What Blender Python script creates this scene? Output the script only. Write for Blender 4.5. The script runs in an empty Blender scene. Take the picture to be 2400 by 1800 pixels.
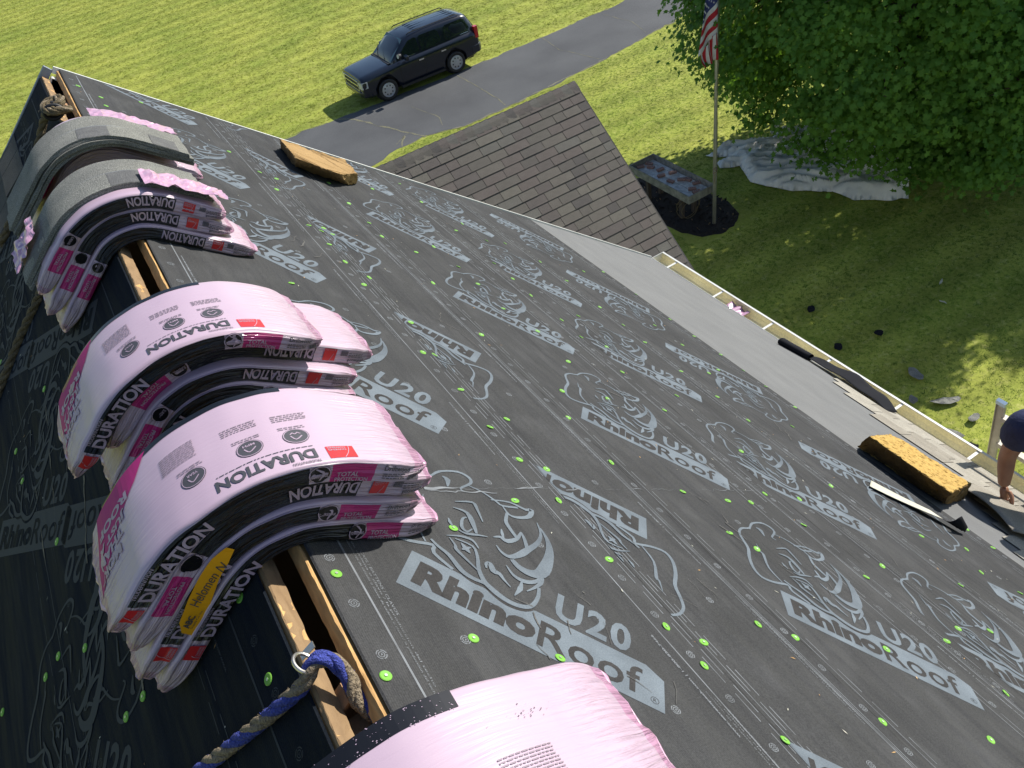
import bpy, bmesh, math, random
import numpy as np
from mathutils import Vector, Matrix, noise
random.seed(7); rng = np.random.default_rng(7)
R = math.radians
sc = bpy.context.scene
# ---------------------------------------------------------------- camera
cam = bpy.data.cameras.new('camera'); co = bpy.data.objects.new('camera', cam); sc.collection.objects.link(co)
cam.sensor_width = 36; cam.lens = 27.375; cam.clip_start = 0.05; cam.clip_end = 2000
co.matrix_world = Matrix(((0.83705923, 0.46657574, -0.28572524, 0), (-0.52141929, 0.52215889, -0.67488667, 0),
                          (-0.16569177, 0.71390277, 0.68035951, 11.59), (0, 0, 0, 1)))
sc.camera = co
# ---------------------------------------------------------------- light
EL, AZ = 38.0, 9.0            # sun elevation; azimuth from +X towards +Y
w = bpy.data.worlds.new('World'); sc.world = w; w.use_nodes = True
nt = w.node_tree; bg = nt.nodes['Background']; sky = nt.nodes.new('ShaderNodeTexSky')
sky.sky_type = 'NISHITA'; sky.sun_disc = False; sky.sun_elevation = R(EL); sky.sun_rotation = R(90 - AZ)
sky.air_density = 1.0; sky.dust_density = 0.6; sky.ozone_density = 1.5
nt.links.new(sky.outputs[0], bg.inputs[0]); bg.inputs[1].default_value = 0.095
sl = bpy.data.lights.new('sun', 'SUN'); sl.energy = 4.6; sl.angle = R(0.53); sl.color = (1, .955, .88)
so = bpy.data.objects.new('sun', sl); sc.collection.objects.link(so)
sv = Vector((math.cos(R(EL)) * math.cos(R(AZ)), math.cos(R(EL)) * math.sin(R(AZ)), math.sin(R(EL))))
so.rotation_euler = sv.to_track_quat('Z', 'Y').to_euler(); so.location = (30, 10, 40)
sc.view_settings.view_transform = 'Standard'; sc.view_settings.look = 'None'
sc.view_settings.exposure = 0.55; sc.view_settings.gamma = 1
sc.render.engine = 'CYCLES'
# ---------------------------------------------------------------- materials
def M(name, c1, c2=None, rough=.7, scale=12, bump=0., bscale=80, coat=0., metal=0., spec=.5, detail=6, stretch=None, mixpos=.5, trans=0., hard=0., emit=None, fine=0.):
    m = bpy.data.materials.new(name); m.use_nodes = True; n = m.node_tree.nodes; l = m.node_tree.links
    b = n['Principled BSDF']; b.inputs['Roughness'].default_value = rough; b.inputs['Metallic'].default_value = metal
    b.inputs['Coat Weight'].default_value = coat; b.inputs['Specular IOR Level'].default_value = spec
    tc = n.new('ShaderNodeTexCoord'); mp = n.new('ShaderNodeMapping'); l.new(tc.outputs['Object'], mp.inputs[0])
    if stretch: mp.inputs['Scale'].default_value = stretch
    if c2 is None: c2 = tuple(x * .78 for x in c1)
    nz = n.new('ShaderNodeTexNoise'); nz.inputs['Scale'].default_value = scale; nz.inputs['Detail'].default_value = detail
    l.new(mp.outputs[0], nz.inputs[0])
    rp = n.new('ShaderNodeValToRGB'); k = .22 * (1 - hard) + .01
    rp.color_ramp.elements[0].position = max(0, mixpos - k); rp.color_ramp.elements[1].position = min(1, mixpos + k)
    rp.color_ramp.elements[0].color = (*c2, 1); rp.color_ramp.elements[1].color = (*c1, 1)
    l.new(nz.outputs[0], rp.inputs[0]); col = rp.outputs[0]
    if fine:
        n3 = n.new('ShaderNodeTexNoise'); n3.inputs['Scale'].default_value = bscale; n3.inputs['Detail'].default_value = 2
        l.new(mp.outputs[0], n3.inputs[0])
        mr = n.new('ShaderNodeMapRange'); mr.inputs[1].default_value = .3; mr.inputs[2].default_value = .7
        mr.inputs[3].default_value = 1 - fine; mr.inputs[4].default_value = 1 + fine; l.new(n3.outputs[0], mr.inputs[0])
        vm = n.new('ShaderNodeVectorMath'); vm.operation = 'SCALE'; l.new(col, vm.inputs[0]); l.new(mr.outputs[0], vm.inputs['Scale'])
        col = vm.outputs[0]
    l.new(col, b.inputs['Base Color'])
    if trans: b.inputs['Subsurface Weight'].default_value = 0
    if bump:
        n2 = n.new('ShaderNodeTexNoise'); n2.inputs['Scale'].default_value = bscale; n2.inputs['Detail'].default_value = 5
        l.new(mp.outputs[0], n2.inputs[0]); bp = n.new('ShaderNodeBump'); bp.inputs['Strength'].default_value = bump
        bp.inputs['Distance'].default_value = .01; l.new(n2.outputs[0], bp.inputs['Height']); l.new(bp.outputs[0], b.inputs['Normal'])
    m['h'] = 1
    return m
def nodes(m): return m.node_tree.nodes, m.node_tree.links, m.node_tree.nodes['Principled BSDF']
MT = {}
def felt(name, base, dusty):
    """synthetic underlayment: fine weave, dust streaks and scuffs"""
    m = M(name, base, tuple(x * .72 for x in base), rough=.9, scale=3.5, bump=.25, bscale=260, detail=8, fine=.2, spec=.12)
    n, l, b = nodes(m)
    tc = [x for x in n if x.type == 'TEX_COORD'][0]
    base_link = b.inputs['Base Color'].links[0].from_socket
    mp = n.new('ShaderNodeMapping'); mp.inputs['Scale'].default_value = (3.6, 1.7, 4); mp.inputs['Rotation'].default_value = (0, 0, .3)
    l.new(tc.outputs['Object'], mp.inputs[0])
    a = n.new('ShaderNodeTexNoise'); a.inputs['Scale'].default_value = 2.2; a.inputs['Detail'].default_value = 9; a.inputs['Roughness'].default_value = .7
    l.new(mp.outputs[0], a.inputs[0])
    r = n.new('ShaderNodeValToRGB'); r.color_ramp.elements[0].position = .5; r.color_ramp.elements[1].position = .78
    r.color_ramp.elements[0].color = (0, 0, 0, 1); r.color_ramp.elements[1].color = (.5, .5, .5, 1); l.new(a.outputs[0], r.inputs[0])
    mx = n.new('ShaderNodeMix'); mx.data_type = 'RGBA'; l.new(r.outputs[0], mx.inputs['Factor']); l.new(base_link, mx.inputs[6])
    mx.inputs[7].default_value = (*dusty, 1)
    # weave ribs
    wv = n.new('ShaderNodeTexWave'); wv.wave_type = 'BANDS'; wv.bands_direction = 'X'; wv.inputs['Scale'].default_value = 70
    wv.inputs['Distortion'].default_value = 1.0; l.new(tc.outputs['Object'], wv.inputs[0])
    mr = n.new('ShaderNodeMapRange'); mr.inputs[3].default_value = .88; mr.inputs[4].default_value = 1.1; l.new(wv.outputs[1], mr.inputs[0])
    vm = n.new('ShaderNodeVectorMath'); vm.operation = 'SCALE'; l.new(mx.outputs[2], vm.inputs[0]); l.new(mr.outputs[0], vm.inputs['Scale'])
    l.new(vm.outputs[0], b.inputs['Base Color'])
    # buckles
    mp2 = n.new('ShaderNodeMapping'); mp2.inputs['Scale'].default_value = (5, .7, 5); l.new(tc.outputs['Object'], mp2.inputs[0])
    n4 = n.new('ShaderNodeTexNoise'); n4.inputs['Scale'].default_value = 1.6; n4.inputs['Detail'].default_value = 3; l.new(mp2.outputs[0], n4.inputs[0])
    bp = n.new('ShaderNodeBump'); bp.inputs['Strength'].default_value = .8; bp.inputs['Distance'].default_value = .06
    l.new(n4.outputs[0], bp.inputs['Height'])
    old = [x for x in n if x.type == 'BUMP' and x != bp][0]; l.new(bp.outputs[0], old.inputs['Normal'])
    return m
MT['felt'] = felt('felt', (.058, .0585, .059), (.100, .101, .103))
MT['felt_shaded'] = felt('felt_left_shaded', (.011, .015, .021), (.020, .024, .030))  # same underlayment, the left slope's shade and blue tint put into its colour
MT['print'] = M('print_ink', (.158, .186, .210), (.085, .100, .115), spec=.15, rough=.85, scale=9, detail=12, mixpos=.45, bump=.15, bscale=300, fine=.12)
MT['ink_dark'] = M('knocked_out_felt', (.050, .048, .047), (.034, .033, .033), spec=.12, rough=.9, scale=20, fine=.2, bscale=260)
MT['ink_thin'] = M('thin_print', (.18, .195, .21), (.07, .075, .08), rough=.7, scale=16, detail=8, mixpos=.46)
MT['print_shaded'] = M('print_ink_shaded', (.019, .027, .036), (.014, .019, .026), rough=.8, scale=9, detail=12, mixpos=.46)  # same ink dimmed, the left slope's shade painted into it
MT['shield'] = M('ice_shield', (.150, .152, .150), (.118, .120, .120), rough=.85, scale=3, bump=.2, bscale=400, detail=10, fine=.1, stretch=(3, .8, 3))
MT['osb'] = M('osb', (.56, .34, .13), (.42, .24, .085), rough=.8, scale=70, bump=.6, bscale=60, hard=.2, fine=.2, stretch=(1, .35, 1))
MT['wood'] = M('torn_wood', (.29, .19, .095), (.20, .125, .06), rough=.85, scale=60, bump=.8, bscale=50, stretch=(1, .3, 1))
MT['rafter'] = M('rafter_wood', (.42, .25, .13), (.28, .15, .07), rough=.8, scale=14, bump=.3)
MT['cap'] = M('cap_green', (.20, .46, .06), (.13, .34, .045), rough=.5, scale=9, spec=.3)
MT['nail'] = M('nail_metal', (.55, .6, .5), rough=.4, metal=.6)
MT['white'] = M('white_metal', (.72, .72, .68), (.6, .6, .55), rough=.45, scale=6)
MT['gutterin'] = M('gutter_inside', (.82, .76, .52), (.66, .60, .38), rough=.6, scale=5, fine=.1)
MT['siding'] = M('siding', (.55, .53, .47), rough=.7, scale=2)
def film(name, col, col2, rough, coat, bump=.5, spec=.5):
    m = M(name, col, col2, rough=rough, scale=6, detail=3, coat=coat, spec=spec)
    n, l, b = nodes(m); b.inputs['Coat Roughness'].default_value = .07
    uv = n.new('ShaderNodeUVMap'); uv.uv_map = 'uv'
    mp = n.new('ShaderNodeMapping'); mp.inputs['Scale'].default_value = (7, 95, 1); l.new(uv.outputs[0], mp.inputs[0])
    a = n.new('ShaderNodeTexNoise'); a.inputs['Scale'].default_value = 1.3; a.inputs['Detail'].default_value = 4; a.inputs['Distortion'].default_value = .6; l.new(mp.outputs[0], a.inputs[0])
    at = n.new('ShaderNodeAttribute'); at.attribute_name = 'wrinkle'
    mu = n.new('ShaderNodeMath'); mu.operation = 'MULTIPLY'; l.new(a.outputs[0], mu.inputs[0]); l.new(at.outputs['Fac'], mu.inputs[1])
    bp = n.new('ShaderNodeBump'); bp.inputs['Strength'].default_value = bump; bp.inputs['Distance'].default_value = .016
    l.new(mu.outputs[0], bp.inputs['Height']); l.new(bp.outputs[0], b.inputs['Normal']); l.new(bp.outputs[0], b.inputs['Coat Normal'])
    return m
MT['pink'] = film('pink_film', (.468, .350, .426), (.44, .322, .402), .42, .35, .9)
MT['pink_end'] = film('pink_film_gathered', (.50, .295, .41), (.45, .24, .36), .35, .55, 1.2)
MT['black'] = film('black_film', (.006, .006, .008), (.004, .004, .005), .38, .6, 1.2, .25)
MT['magenta'] = film('magenta_film', (.44, .018, .16), (.40, .014, .14), .4, .25, .8, .3)
MT['ink_pink'] = M('pale_lettering', (.40, .30, .38), rough=.5)
MT['ink_grey'] = M('grey_lettering', (.055, .055, .065), rough=.6)
MT['ink_soft'] = M('soft_lettering', (.27, .21, .25), rough=.6)
MT['ink_red'] = M('red_patch', (.56, .02, .025), rough=.4)
MT['ink_magenta'] = M('magenta_patch', (.40, .022, .16), (.36, .018, .14), rough=.6, spec=.2)
MT['ink_orange'] = M('orange_sticker', (.85, .38, .004), rough=.5)
MT['granule'] = M('shingle_granules', (.235, .235, .205), (.16, .16, .145), rough=.9, scale=10, bump=.8, bscale=330, fine=.6)
MT['granule_dk'] = M('shingle_granules_dark', (.14, .14, .135), (.095, .095, .095), rough=.9, scale=30, bump=.6, bscale=500, fine=.4)
MT['nailstrip'] = M('nail_strip', (.20, .22, .24), (.12, .13, .15), rough=.6, scale=120)
shc = [(.124, .112, .094), (.112, .102, .086), (.102, .092, .080), (.118, .100, .088), (.138, .127, .104), (.106, .092, .082), (.088, .080, .072), (.120, .114, .098)]
for i, c in enumerate(shc):
    MT['sh%d' % i] = M('aged_shingle_%d' % i, c, tuple(x * .80 for x in c), rough=.95, scale=5, bump=.5, bscale=150, fine=.28, detail=10)
MT['shD'] = M('dark_old_shingle', (.06, .058, .055), (.04, .038, .036), rough=.95, scale=9, bump=.5, bscale=200, fine=.3)
MT['shP'] = M('pale_old_shingle', (.36, .335, .28), (.25, .23, .19), rough=.95, scale=7, bump=.5, bscale=200, fine=.3)
MT['shP2'] = M('pale_old_shingle_b', (.29, .265, .22), (.20, .18, .145), rough=.95, scale=7, bump=.5, bscale=200, fine=.3)
MT['foam'] = M('yellow_foam', (.48, .31, .085), (.37, .23, .058), rough=.95, mixpos=.36, scale=30, bump=1.0, bscale=70, detail=9, fine=.15)
MT['foam_side'] = M('dark_foam_side', (.26, .14, .028), (.05, .032, .012), rough=.95, scale=7, bump=1.0, bscale=60, detail=9, mixpos=.5)  # mottled foam for the sides, darker than the top
MT['foam_tan'] = M('tan_foam', (.36, .23, .095), (.27, .165, .06), rough=.95, scale=7, bump=.6, bscale=90, detail=8, fine=.12)
MT['rope_tan'] = M('rope_tan', (.30, .24, .16), (.20, .155, .10), rough=.95, scale=90, bump=1, bscale=220, fine=.3)
MT['rope_blue'] = M('rope_blue', (.055, .075, .36), (.035, .05, .25), rough=.9, scale=90, bump=1, bscale=220, fine=.3)
MT['rope_old'] = M('rope_old', (.17, .13, .07), (.10, .075, .04), rough=.95, scale=60, bump=1, bscale=200, fine=.3)
MT['steel'] = M('steel', (.6, .58, .52), (.5, .47, .42), rough=.35, metal=.9)
MT['alu'] = M('aluminium', (.46, .43, .37), (.36, .33, .28), rough=.6, metal=.25, scale=20)
MT['rubber'] = M('rubber', (.015, .015, .017), (.01, .01, .012), rough=.6)
MT['blackfelt'] = M('black_membrane', (.012, .013, .017), (.008, .008, .011), spec=.2, rough=.9, scale=8)
MT['cream'] = M('cream_backing', (.50, .49, .40), (.42, .41, .33), rough=.7, scale=8)
MT['skin'] = M('skin', (.33, .165, .095), (.26, .12, .07), rough=.55, scale=16, bump=.2, bscale=90)
MT['navy'] = M('navy_cloth', (.022, .03, .09), (.015, .02, .06), rough=.9, scale=20, bump=.4, bscale=60)
MT['denim'] = M('dark_cloth', (.03, .035, .05), (.02, .022, .03), rough=.9, scale=20, bump=.4, bscale=60)
MT['glove'] = M('tan_boot', (.42, .20, .05), (.3, .14, .04), rough=.8, scale=20)
MT['hair'] = M('hair', (.02, .014, .01), rough=.7)
# ground
def grassmat(name, a, b_, c_, sc1=.35, sc2=9.0):
    m = bpy.data.materials.new(name); m.use_nodes = True; n, l, b = nodes(m)
    b.inputs['Roughness'].default_value = .9; b.inputs['Specular IOR Level'].default_value = .2
    tc = n.new('ShaderNodeTexCoord')
    mp = n.new('ShaderNodeMapping'); mp.inputs['Scale'].default_value = (1, 1.15, 1); l.new(tc.outputs['Object'], mp.inputs[0])
    n1 = n.new('ShaderNodeTexNoise'); n1.inputs['Scale'].default_value = sc1; n1.inputs['Detail'].default_value = 7; n1.inputs['Roughness'].default_value = .65; l.new(mp.outputs[0], n1.inputs[0])
    n2 = n.new('ShaderNodeTexNoise'); n2.inputs['Scale'].default_value = sc2; n2.inputs['Detail'].default_value = 8; n2.inputs['Roughness'].default_value = .75; l.new(mp.outputs[0], n2.inputs[0])
    r1 = n.new('ShaderNodeValToRGB'); e = r1.color_ramp.elements; e[0].position = .34; e[1].position = .64
    e[0].color = (*a, 1); e[1].color = (*b_, 1); l.new(n1.outputs[0], r1.inputs[0])
    r2 = n.new('ShaderNodeValToRGB'); r2.color_ramp.elements[0].position = .52; r2.color_ramp.elements[1].position = .72; l.new(n2.outputs[0], r2.inputs[0])
    mu = n.new('ShaderNodeMath'); mu.operation = 'MULTIPLY'; mu.inputs[1].default_value = .8; l.new(r2.outputs[0], mu.inputs[0])
    mx = n.new('ShaderNodeMix'); mx.data_type = 'RGBA'; l.new(mu.outputs[0], mx.inputs['Factor']); l.new(r1.outputs[0], mx.inputs[6]); mx.inputs[7].default_value = (*c_, 1)
    n3 = n.new('ShaderNodeTexNoise'); n3.inputs['Scale'].default_value = 14; n3.inputs['Detail'].default_value = 4; l.new(mp.outputs[0], n3.inputs[0])
    mr = n.new('ShaderNodeMapRange'); mr.inputs[1].default_value = .3; mr.inputs[2].default_value = .7; mr.inputs[3].default_value = .84; mr.inputs[4].default_value = 1.14; l.new(n3.outputs[0], mr.inputs[0])
    vm = n.new('ShaderNodeVectorMath'); vm.operation = 'SCALE'; l.new(mx.outputs[2], vm.inputs[0]); l.new(mr.outputs[0], vm.inputs['Scale'])
    wv = n.new('ShaderNodeTexWave'); wv.bands_direction = 'Y'; wv.inputs['Scale'].default_value = .21; wv.inputs['Distortion'].default_value = 1.2; wv.inputs['Detail Scale'].default_value = .4; l.new(mp.outputs[0], wv.inputs[0])
    m2 = n.new('ShaderNodeMapRange'); m2.inputs[3].default_value = .85; m2.inputs[4].default_value = 1.10; l.new(wv.outputs[1], m2.inputs[0])
    v2 = n.new('ShaderNodeVectorMath'); v2.operation = 'SCALE'; l.new(vm.outputs[0], v2.inputs[0]); l.new(m2.outputs[0], v2.inputs['Scale'])
    l.new(v2.outputs[0], b.inputs['Base Color'])
    bp = n.new('ShaderNodeBump'); bp.inputs['Strength'].default_value = .25; bp.inputs['Distance'].default_value = .03
    l.new(n3.outputs[0], bp.inputs['Height']); l.new(bp.outputs[0], b.inputs['Normal'])
    return m
MT['lawn'] = grassmat('lawn', (.21, .26, .038), (.33, .35, .062), (.44, .41, .15), .30, 5.0)
MT['asphalt'] = M('asphalt', (.092, .095, .098), (.056, .058, .062), rough=.9, scale=.45, bump=.5, bscale=120, detail=10, fine=.18)
MT['asphalt_old'] = M('asphalt_old', (.13, .13, .13), (.10, .10, .10), rough=.9, scale=1.2, bump=.5, bscale=120, detail=10, fine=.15)
MT['crack'] = M('crack_fill', (.21, .19, .13), (.10, .11, .06), rough=.95, scale=18, fine=.3)
MT['mulch'] = M('mulch', (.022, .017, .015), (.010, .008, .008), rough=.95, scale=25, bump=1, bscale=40)
MT['tarp'] = M('tarp', (.80, .78, .73), (.62, .61, .58), rough=.75, scale=2.5, bump=.3, bscale=14)
MT['oldwood'] = M('weathered_wood', (.27, .255, .22), (.13, .13, .11), rough=.9, scale=9, bump=.4, bscale=40, detail=9, hard=.3)
MT['brick'] = M('brick', (.36, .21, .165), (.25, .15, .12), rough=.9, scale=20, bump=.4)
MT['bark'] = M('bark', (.085, .065, .05), (.05, .038, .03), rough=.95, scale=9, bump=1, bscale=18, stretch=(1, 1, .25))
MT['pole'] = M('pole_metal', (.44, .43, .38), (.36, .35, .30), rough=.4, metal=.4, scale=3)
MT['f_red'] = M('flag_red', (.42, .012, .03), rough=.8)
MT['f_white'] = M('flag_white', (.62, .62, .66), rough=.8)
MT['f_blue'] = M('flag_blue', (.03, .04, .17), rough=.8)
MT['paint'] = M('car_paint', (.004, .008, .018), (.003, .006, .014), rough=.3, coat=.85, spec=.3, scale=1)
MT['glass'] = M('car_glass', (.012, .018, .02), (.01, .014, .016), rough=.05, coat=.8, spec=.8)
MT['chrome'] = M('chrome', (.75, .75, .76), (.7, .7, .7), rough=.2, metal=.9)
MT['rim'] = M('wheel_steel', (.55, .55, .56), (.48, .48, .5), rough=.35, metal=.5)
MT['lamp_red'] = M('tail_lamp', (.6, .01, .01), rough=.2, coat=.8)
MT['lamp_clear'] = M('head_lamp', (.55, .55, .55), rough=.15, coat=.8)
MT['seat'] = M('seat_cloth', (.12, .12, .11), rough=.8)
def leafmat(name, a, b_):
    m = M(name, a, b_, rough=.6, scale=.9, detail=4, spec=.2)
    n, l, b = nodes(m)
    tr = n.new('ShaderNodeBsdfTranslucent'); mxs = n.new('ShaderNodeMixShader'); mxs.inputs[0].default_value = .38
    out = [x for x in n if x.type == 'OUTPUT_MATERIAL'][0]
    g = n.new('ShaderNodeVectorMath'); g.operation = 'MULTIPLY'; g.inputs[1].default_value = (1.9, 1.8, .7)
    l.new(b.inputs['Base Color'].links[0].from_socket, g.inputs[0]); l.new(g.outputs[0], tr.inputs[0])
    l.new(b.outputs[0], mxs.inputs[1]); l.new(tr.outputs[0], mxs.inputs[2]); l.new(mxs.outputs[0], out.inputs[0])
    return m
MT['leaf'] = leafmat('maple_leaf', (.12, .24, .038), (.065, .155, .030))
MT['blade'] = grassmat('grass_blade', (.23, .285, .040), (.35, .38, .066), (.47, .43, .16), .30, 5.0)
MT['blade_near'] = grassmat('grass_blade_near', (.055, .175, .022), (.135, .285, .034), (.28, .36, .08), .35, 4.0)
for bm_n in ('blade', 'blade_near'):
  n, l, b = nodes(MT[bm_n]); gp_ = n.new('ShaderNodeNewGeometry'); mpn = [x for x in n if x.type == 'MAPPING'][0]
  l.new(gp_.outputs['Position'], mpn.inputs[0]); [n.remove(x) for x in list(n) if x.type == 'BUMP']
  tr = n.new('ShaderNodeBsdfTranslucent'); mxs = n.new('ShaderNodeMixShader'); mxs.inputs[0].default_value = .35; l.new(b.inputs['Base Color'].links[0].from_socket, tr.inputs[0])
  l.new(b.outputs[0], mxs.inputs[1]); l.new(tr.outputs[0], mxs.inputs[2]); l.new(mxs.outputs[0], [x for x in n if x.type == 'OUTPUT_MATERIAL'][0].inputs[0])
# ---------------------------------------------------------------- helpers
def link(o): sc.collection.objects.link(o); return o
def me_(name, v, f, mats=(), mi=None, smooth=False):
    m = bpy.data.meshes.new(name); m.from_pydata([tuple(map(float, p)) for p in v], [], [tuple(map(int, q)) for q in f])
    for x in mats: m.materials.append(MT[x] if isinstance(x, str) else x)
    if mi is not None: m.polygons.foreach_set('material_index', np.array(mi, dtype=np.int32))
    if smooth: m.polygons.foreach_set('use_smooth', np.ones(len(m.polygons), bool))
    m.update(); return m
def ob(name, mesh, parent=None, mw=None, **kw):
    o = link(bpy.data.objects.new(name, mesh))
    if parent is not None: o.parent = parent
    if mw is not None: o.matrix_basis = mw
    for k, v in kw.items(): o[k] = v
    return o
def thing(name, label, cat, loc=(0, 0, 0), rz=0., group=None):
    o = link(bpy.data.objects.new(name, None)); o.location = loc; o.rotation_euler = (0, 0, rz); o.empty_display_size = .2
    o['label'] = label; o['category'] = cat
    if group: o['group'] = group
    return o
def tag(o, label, cat, group=None):
    o['label'] = label; o['category'] = cat
    if group: o['group'] = group
    return o
class MB:
    def __init__(s): s.v = []; s.f = []; s.mi = []
    def add(s, v, f, mi=0):
        k = len(s.v); s.v += [tuple(p) for p in v]; s.f += [tuple(i + k for i in q) for q in f]; s.mi += [mi] * len(f)
    def box(s, x0, x1, y0, y1, z0, z1, mi=0, mat=None):
        v = [(x, y, z) for z in (z0, z1) for y in (y0, y1) for x in (x0, x1)]
        if mat is not None: v = [mat @ Vector(p) for p in v]
        s.add(v, [(0, 2, 3, 1), (4, 5, 7, 6), (0, 1, 5, 4), (2, 6, 7, 3), (0, 4, 6, 2), (1, 3, 7, 5)], mi)
    def prism(s, poly, z0, z1, mi=0, top=None):
        n = len(poly); top = top or poly
        v = [(x, y, z0) for x, y in poly] + [(x, y, z1) for x, y in top]
        s.add(v, [tuple(range(n - 1, -1, -1)), tuple(range(n, 2 * n))] + [(i, (i + 1) % n, n + (i + 1) % n, n + i) for i in range(n)], mi)
    def tube(s, pts, r, seg=8, mi=0, cap=True):
        pts = [Vector(p) for p in pts]; n = len(pts); k = len(s.v); rr = r if hasattr(r, '__len__') else [r] * n
        up = Vector((0, 0, 1)); prev = None
        for i, p in enumerate(pts):
            t = (pts[min(i + 1, n - 1)] - pts[max(i - 1, 0)]).normalized()
            a = prev - t * prev.dot(t) if prev is not None else (up.cross(t) if abs(t.dot(up)) < .95 else Vector((1, 0, 0)).cross(t))
            a.normalize(); b = t.cross(a); prev = a
            for j in range(seg):
                g = 2 * math.pi * j / seg; s.v.append(tuple(p + (a * math.cos(g) + b * math.sin(g)) * rr[i]))
        for i in range(n - 1):
            for j in range(seg):
                s.f.append((k + i * seg + j, k + i * seg + (j + 1) % seg, k + (i + 1) * seg + (j + 1) % seg, k + (i + 1) * seg + j)); s.mi.append(mi)
        if cap:
            s.f.append(tuple(k + j for j in range(seg - 1, -1, -1))); s.f.append(tuple(k + (n - 1) * seg + j for j in range(seg))); s.mi += [mi, mi]
    def cyl(s, c, axis, r, h, seg=16, mi=0, r2=None):
        a = Vector(axis).normalized() * h; c = Vector(c); s.tube([c, c + a], [r, r if r2 is None else r2], seg, mi)
    def build(s, name, mats, parent=None, mw=None, smooth=False, **kw):
        if not isinstance(mats, (tuple, list)): mats = (mats,)
        return ob(name, me_(name, s.v, s.f, mats, s.mi, smooth), parent, mw, **kw)
# ---- text as flat polygons
_tc = {}
def text2d(body, bold=0., shear=0., spacing=1.):
    key = (body, bold, shear, spacing)
    if key in _tc: return _tc[key]
    c = bpy.data.curves.new('t', 'FONT'); c.body = body; c.size = 1; c.offset = bold; c.shear = shear; c.space_character = spacing
    c.resolution_u = 3
    o = link(bpy.data.objects.new('t', c)); bpy.context.view_layer.update()
    dg = bpy.context.evaluated_depsgraph_get(); m = bpy.data.meshes.new_from_object(o.evaluated_get(dg))
    v = np.array([(p.co.x, p.co.y) for p in m.vertices]); f = [tuple(p.vertices) for p in m.polygons]
    bpy.data.objects.remove(o); bpy.data.meshes.remove(m); bpy.data.curves.remove(c)
    lo = v.min(0); hi = v.max(0); _tc[key] = (v, f, lo, hi); return _tc[key]
def textfit(body, x0, y0, wd, ht, rot180=False, **kw):
    """letters fitted into the box x0,y0,wd,ht (2-D)"""
    v, f, lo, hi = text2d(body, **kw); p = (v - lo) / (hi - lo)
    if rot180: p = 1 - p
    p = p * [wd, ht] + [x0, y0]; return p, f
def strip2d(pts, w):
    pts = np.array(pts, float); n = len(pts)
    # smooth by catmull
    P = []
    for i in range(n - 1):
        p0, p1, p2, p3 = pts[max(i - 1, 0)], pts[i], pts[i + 1], pts[min(i + 2, n - 1)]
        for t in (0, .33, .67): P.append(.5 * ((2 * p1) + (p2 - p0) * t + (2 * p0 - 5 * p1 + 4 * p2 - p3) * t * t + (3 * p1 - p0 - 3 * p2 + p3) * t ** 3))
    P.append(pts[-1]); P = np.array(P); m = len(P)
    T = np.gradient(P, axis=0); T /= np.maximum(np.linalg.norm(T, axis=1), 1e-9)[:, None]; Nn = np.stack([-T[:, 1], T[:, 0]], 1)
    W = np.interp(np.linspace(0, 1, m), np.linspace(0, 1, len(w)), w) * .5
    v = np.concatenate([P + Nn * W[:, None], P - Nn * W[:, None]]); f = [(i + 1, i, m + i, m + i + 1) for i in range(m - 1)]
    return v, f
# ---- roof frame (ridge along Y; pitch 39.5 degrees)
TH = R(39.5); CT, ST_ = math.cos(TH), math.sin(TH); AX, AZ0 = -.102, 10.421
def fR(s, y, n=0.): return Vector((AX + s * CT + n * ST_, y, AZ0 - s * ST_ + n * CT))
def fL(s, y, n=0.): return Vector((AX - s * CT - n * ST_, y, AZ0 - s * ST_ + n * CT))
MR = Matrix(((CT, 0, ST_, AX), (0, 1, 0, 0), (-ST_, 0, CT, AZ0), (0, 0, 0, 1)))
ML = Matrix(((-CT, 0, -ST_, AX), (0, -1, 0, 0), (-ST_, 0, CT, AZ0), (0, 0, 0, 1)))      # local y = -world y
# ================================================================ GROUND
def sheet(name, mat, pts, z, **kw):
    b = MB(); b.add([(x, y, z) for x, y in pts], [tuple(range(len(pts)))]); return b.build(name, mat, **kw)
sheet('lawn', 'lawn', [(-250, -120), (300, -120), (300, 380), (-250, 380)], 0, kind='structure')
def densify(P, step=.35, amp=.05, seed=0):
    out = []
    for (a, b), (c, d) in zip(P[:-1], P[1:]):
        n = max(1, int(math.hypot(c - a, d - b) / step))
        for i in range(n):
            t = i / n; x = a + (c - a) * t; y = b + (d - b) * t
            q = noise.noise(Vector((x * 1.7, y * 1.7, seed))) + .6 * noise.noise(Vector((x * 5, y * 5, seed + 3))); out.append((x + q * amp * .4, y + q * amp))
    out.append(P[-1]); return out
near_e = densify([(-14, 23.3), (4, 23.45), (6.9, 23.5), (8.1, 23.95), (9.2, 23.95), (10.6, 23.5), (14.2, 23.6), (18, 24.15), (21.5, 24.7), (23.6, 25.7), (26.5, 29), (29, 35), (31, 46)], amp=.20, seed=1)
far_e = densify([(-14, 28.3), (5.7, 28.15), (13.3, 27.85), (20.6, 27.95), (22.3, 28.9), (24.3, 32), (26, 38), (27.5, 47)], amp=.16, seed=5)
b = MB(); n = 90
def at(P, t):
    d = [0]
    for i in range(1, len(P)): d.append(d[-1] + math.dist(P[i], P[i - 1]))
    t *= d[-1]
    return (float(np.interp(t, d, [p[0] for p in P])), float(np.interp(t, d, [p[1] for p in P])))
E0 = [at(near_e, i / 160) for i in range(161)]; E1 = [at(far_e, i / 160) for i in range(161)]
b.add([(x, y, .006) for x, y in E0] + [(x, y, .006) for x, y in E1], [(i, i + 1, 162 + i, 161 + i) for i in range(160)])
b.build('driveway', 'asphalt', kind='structure')
b = MB()
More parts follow.
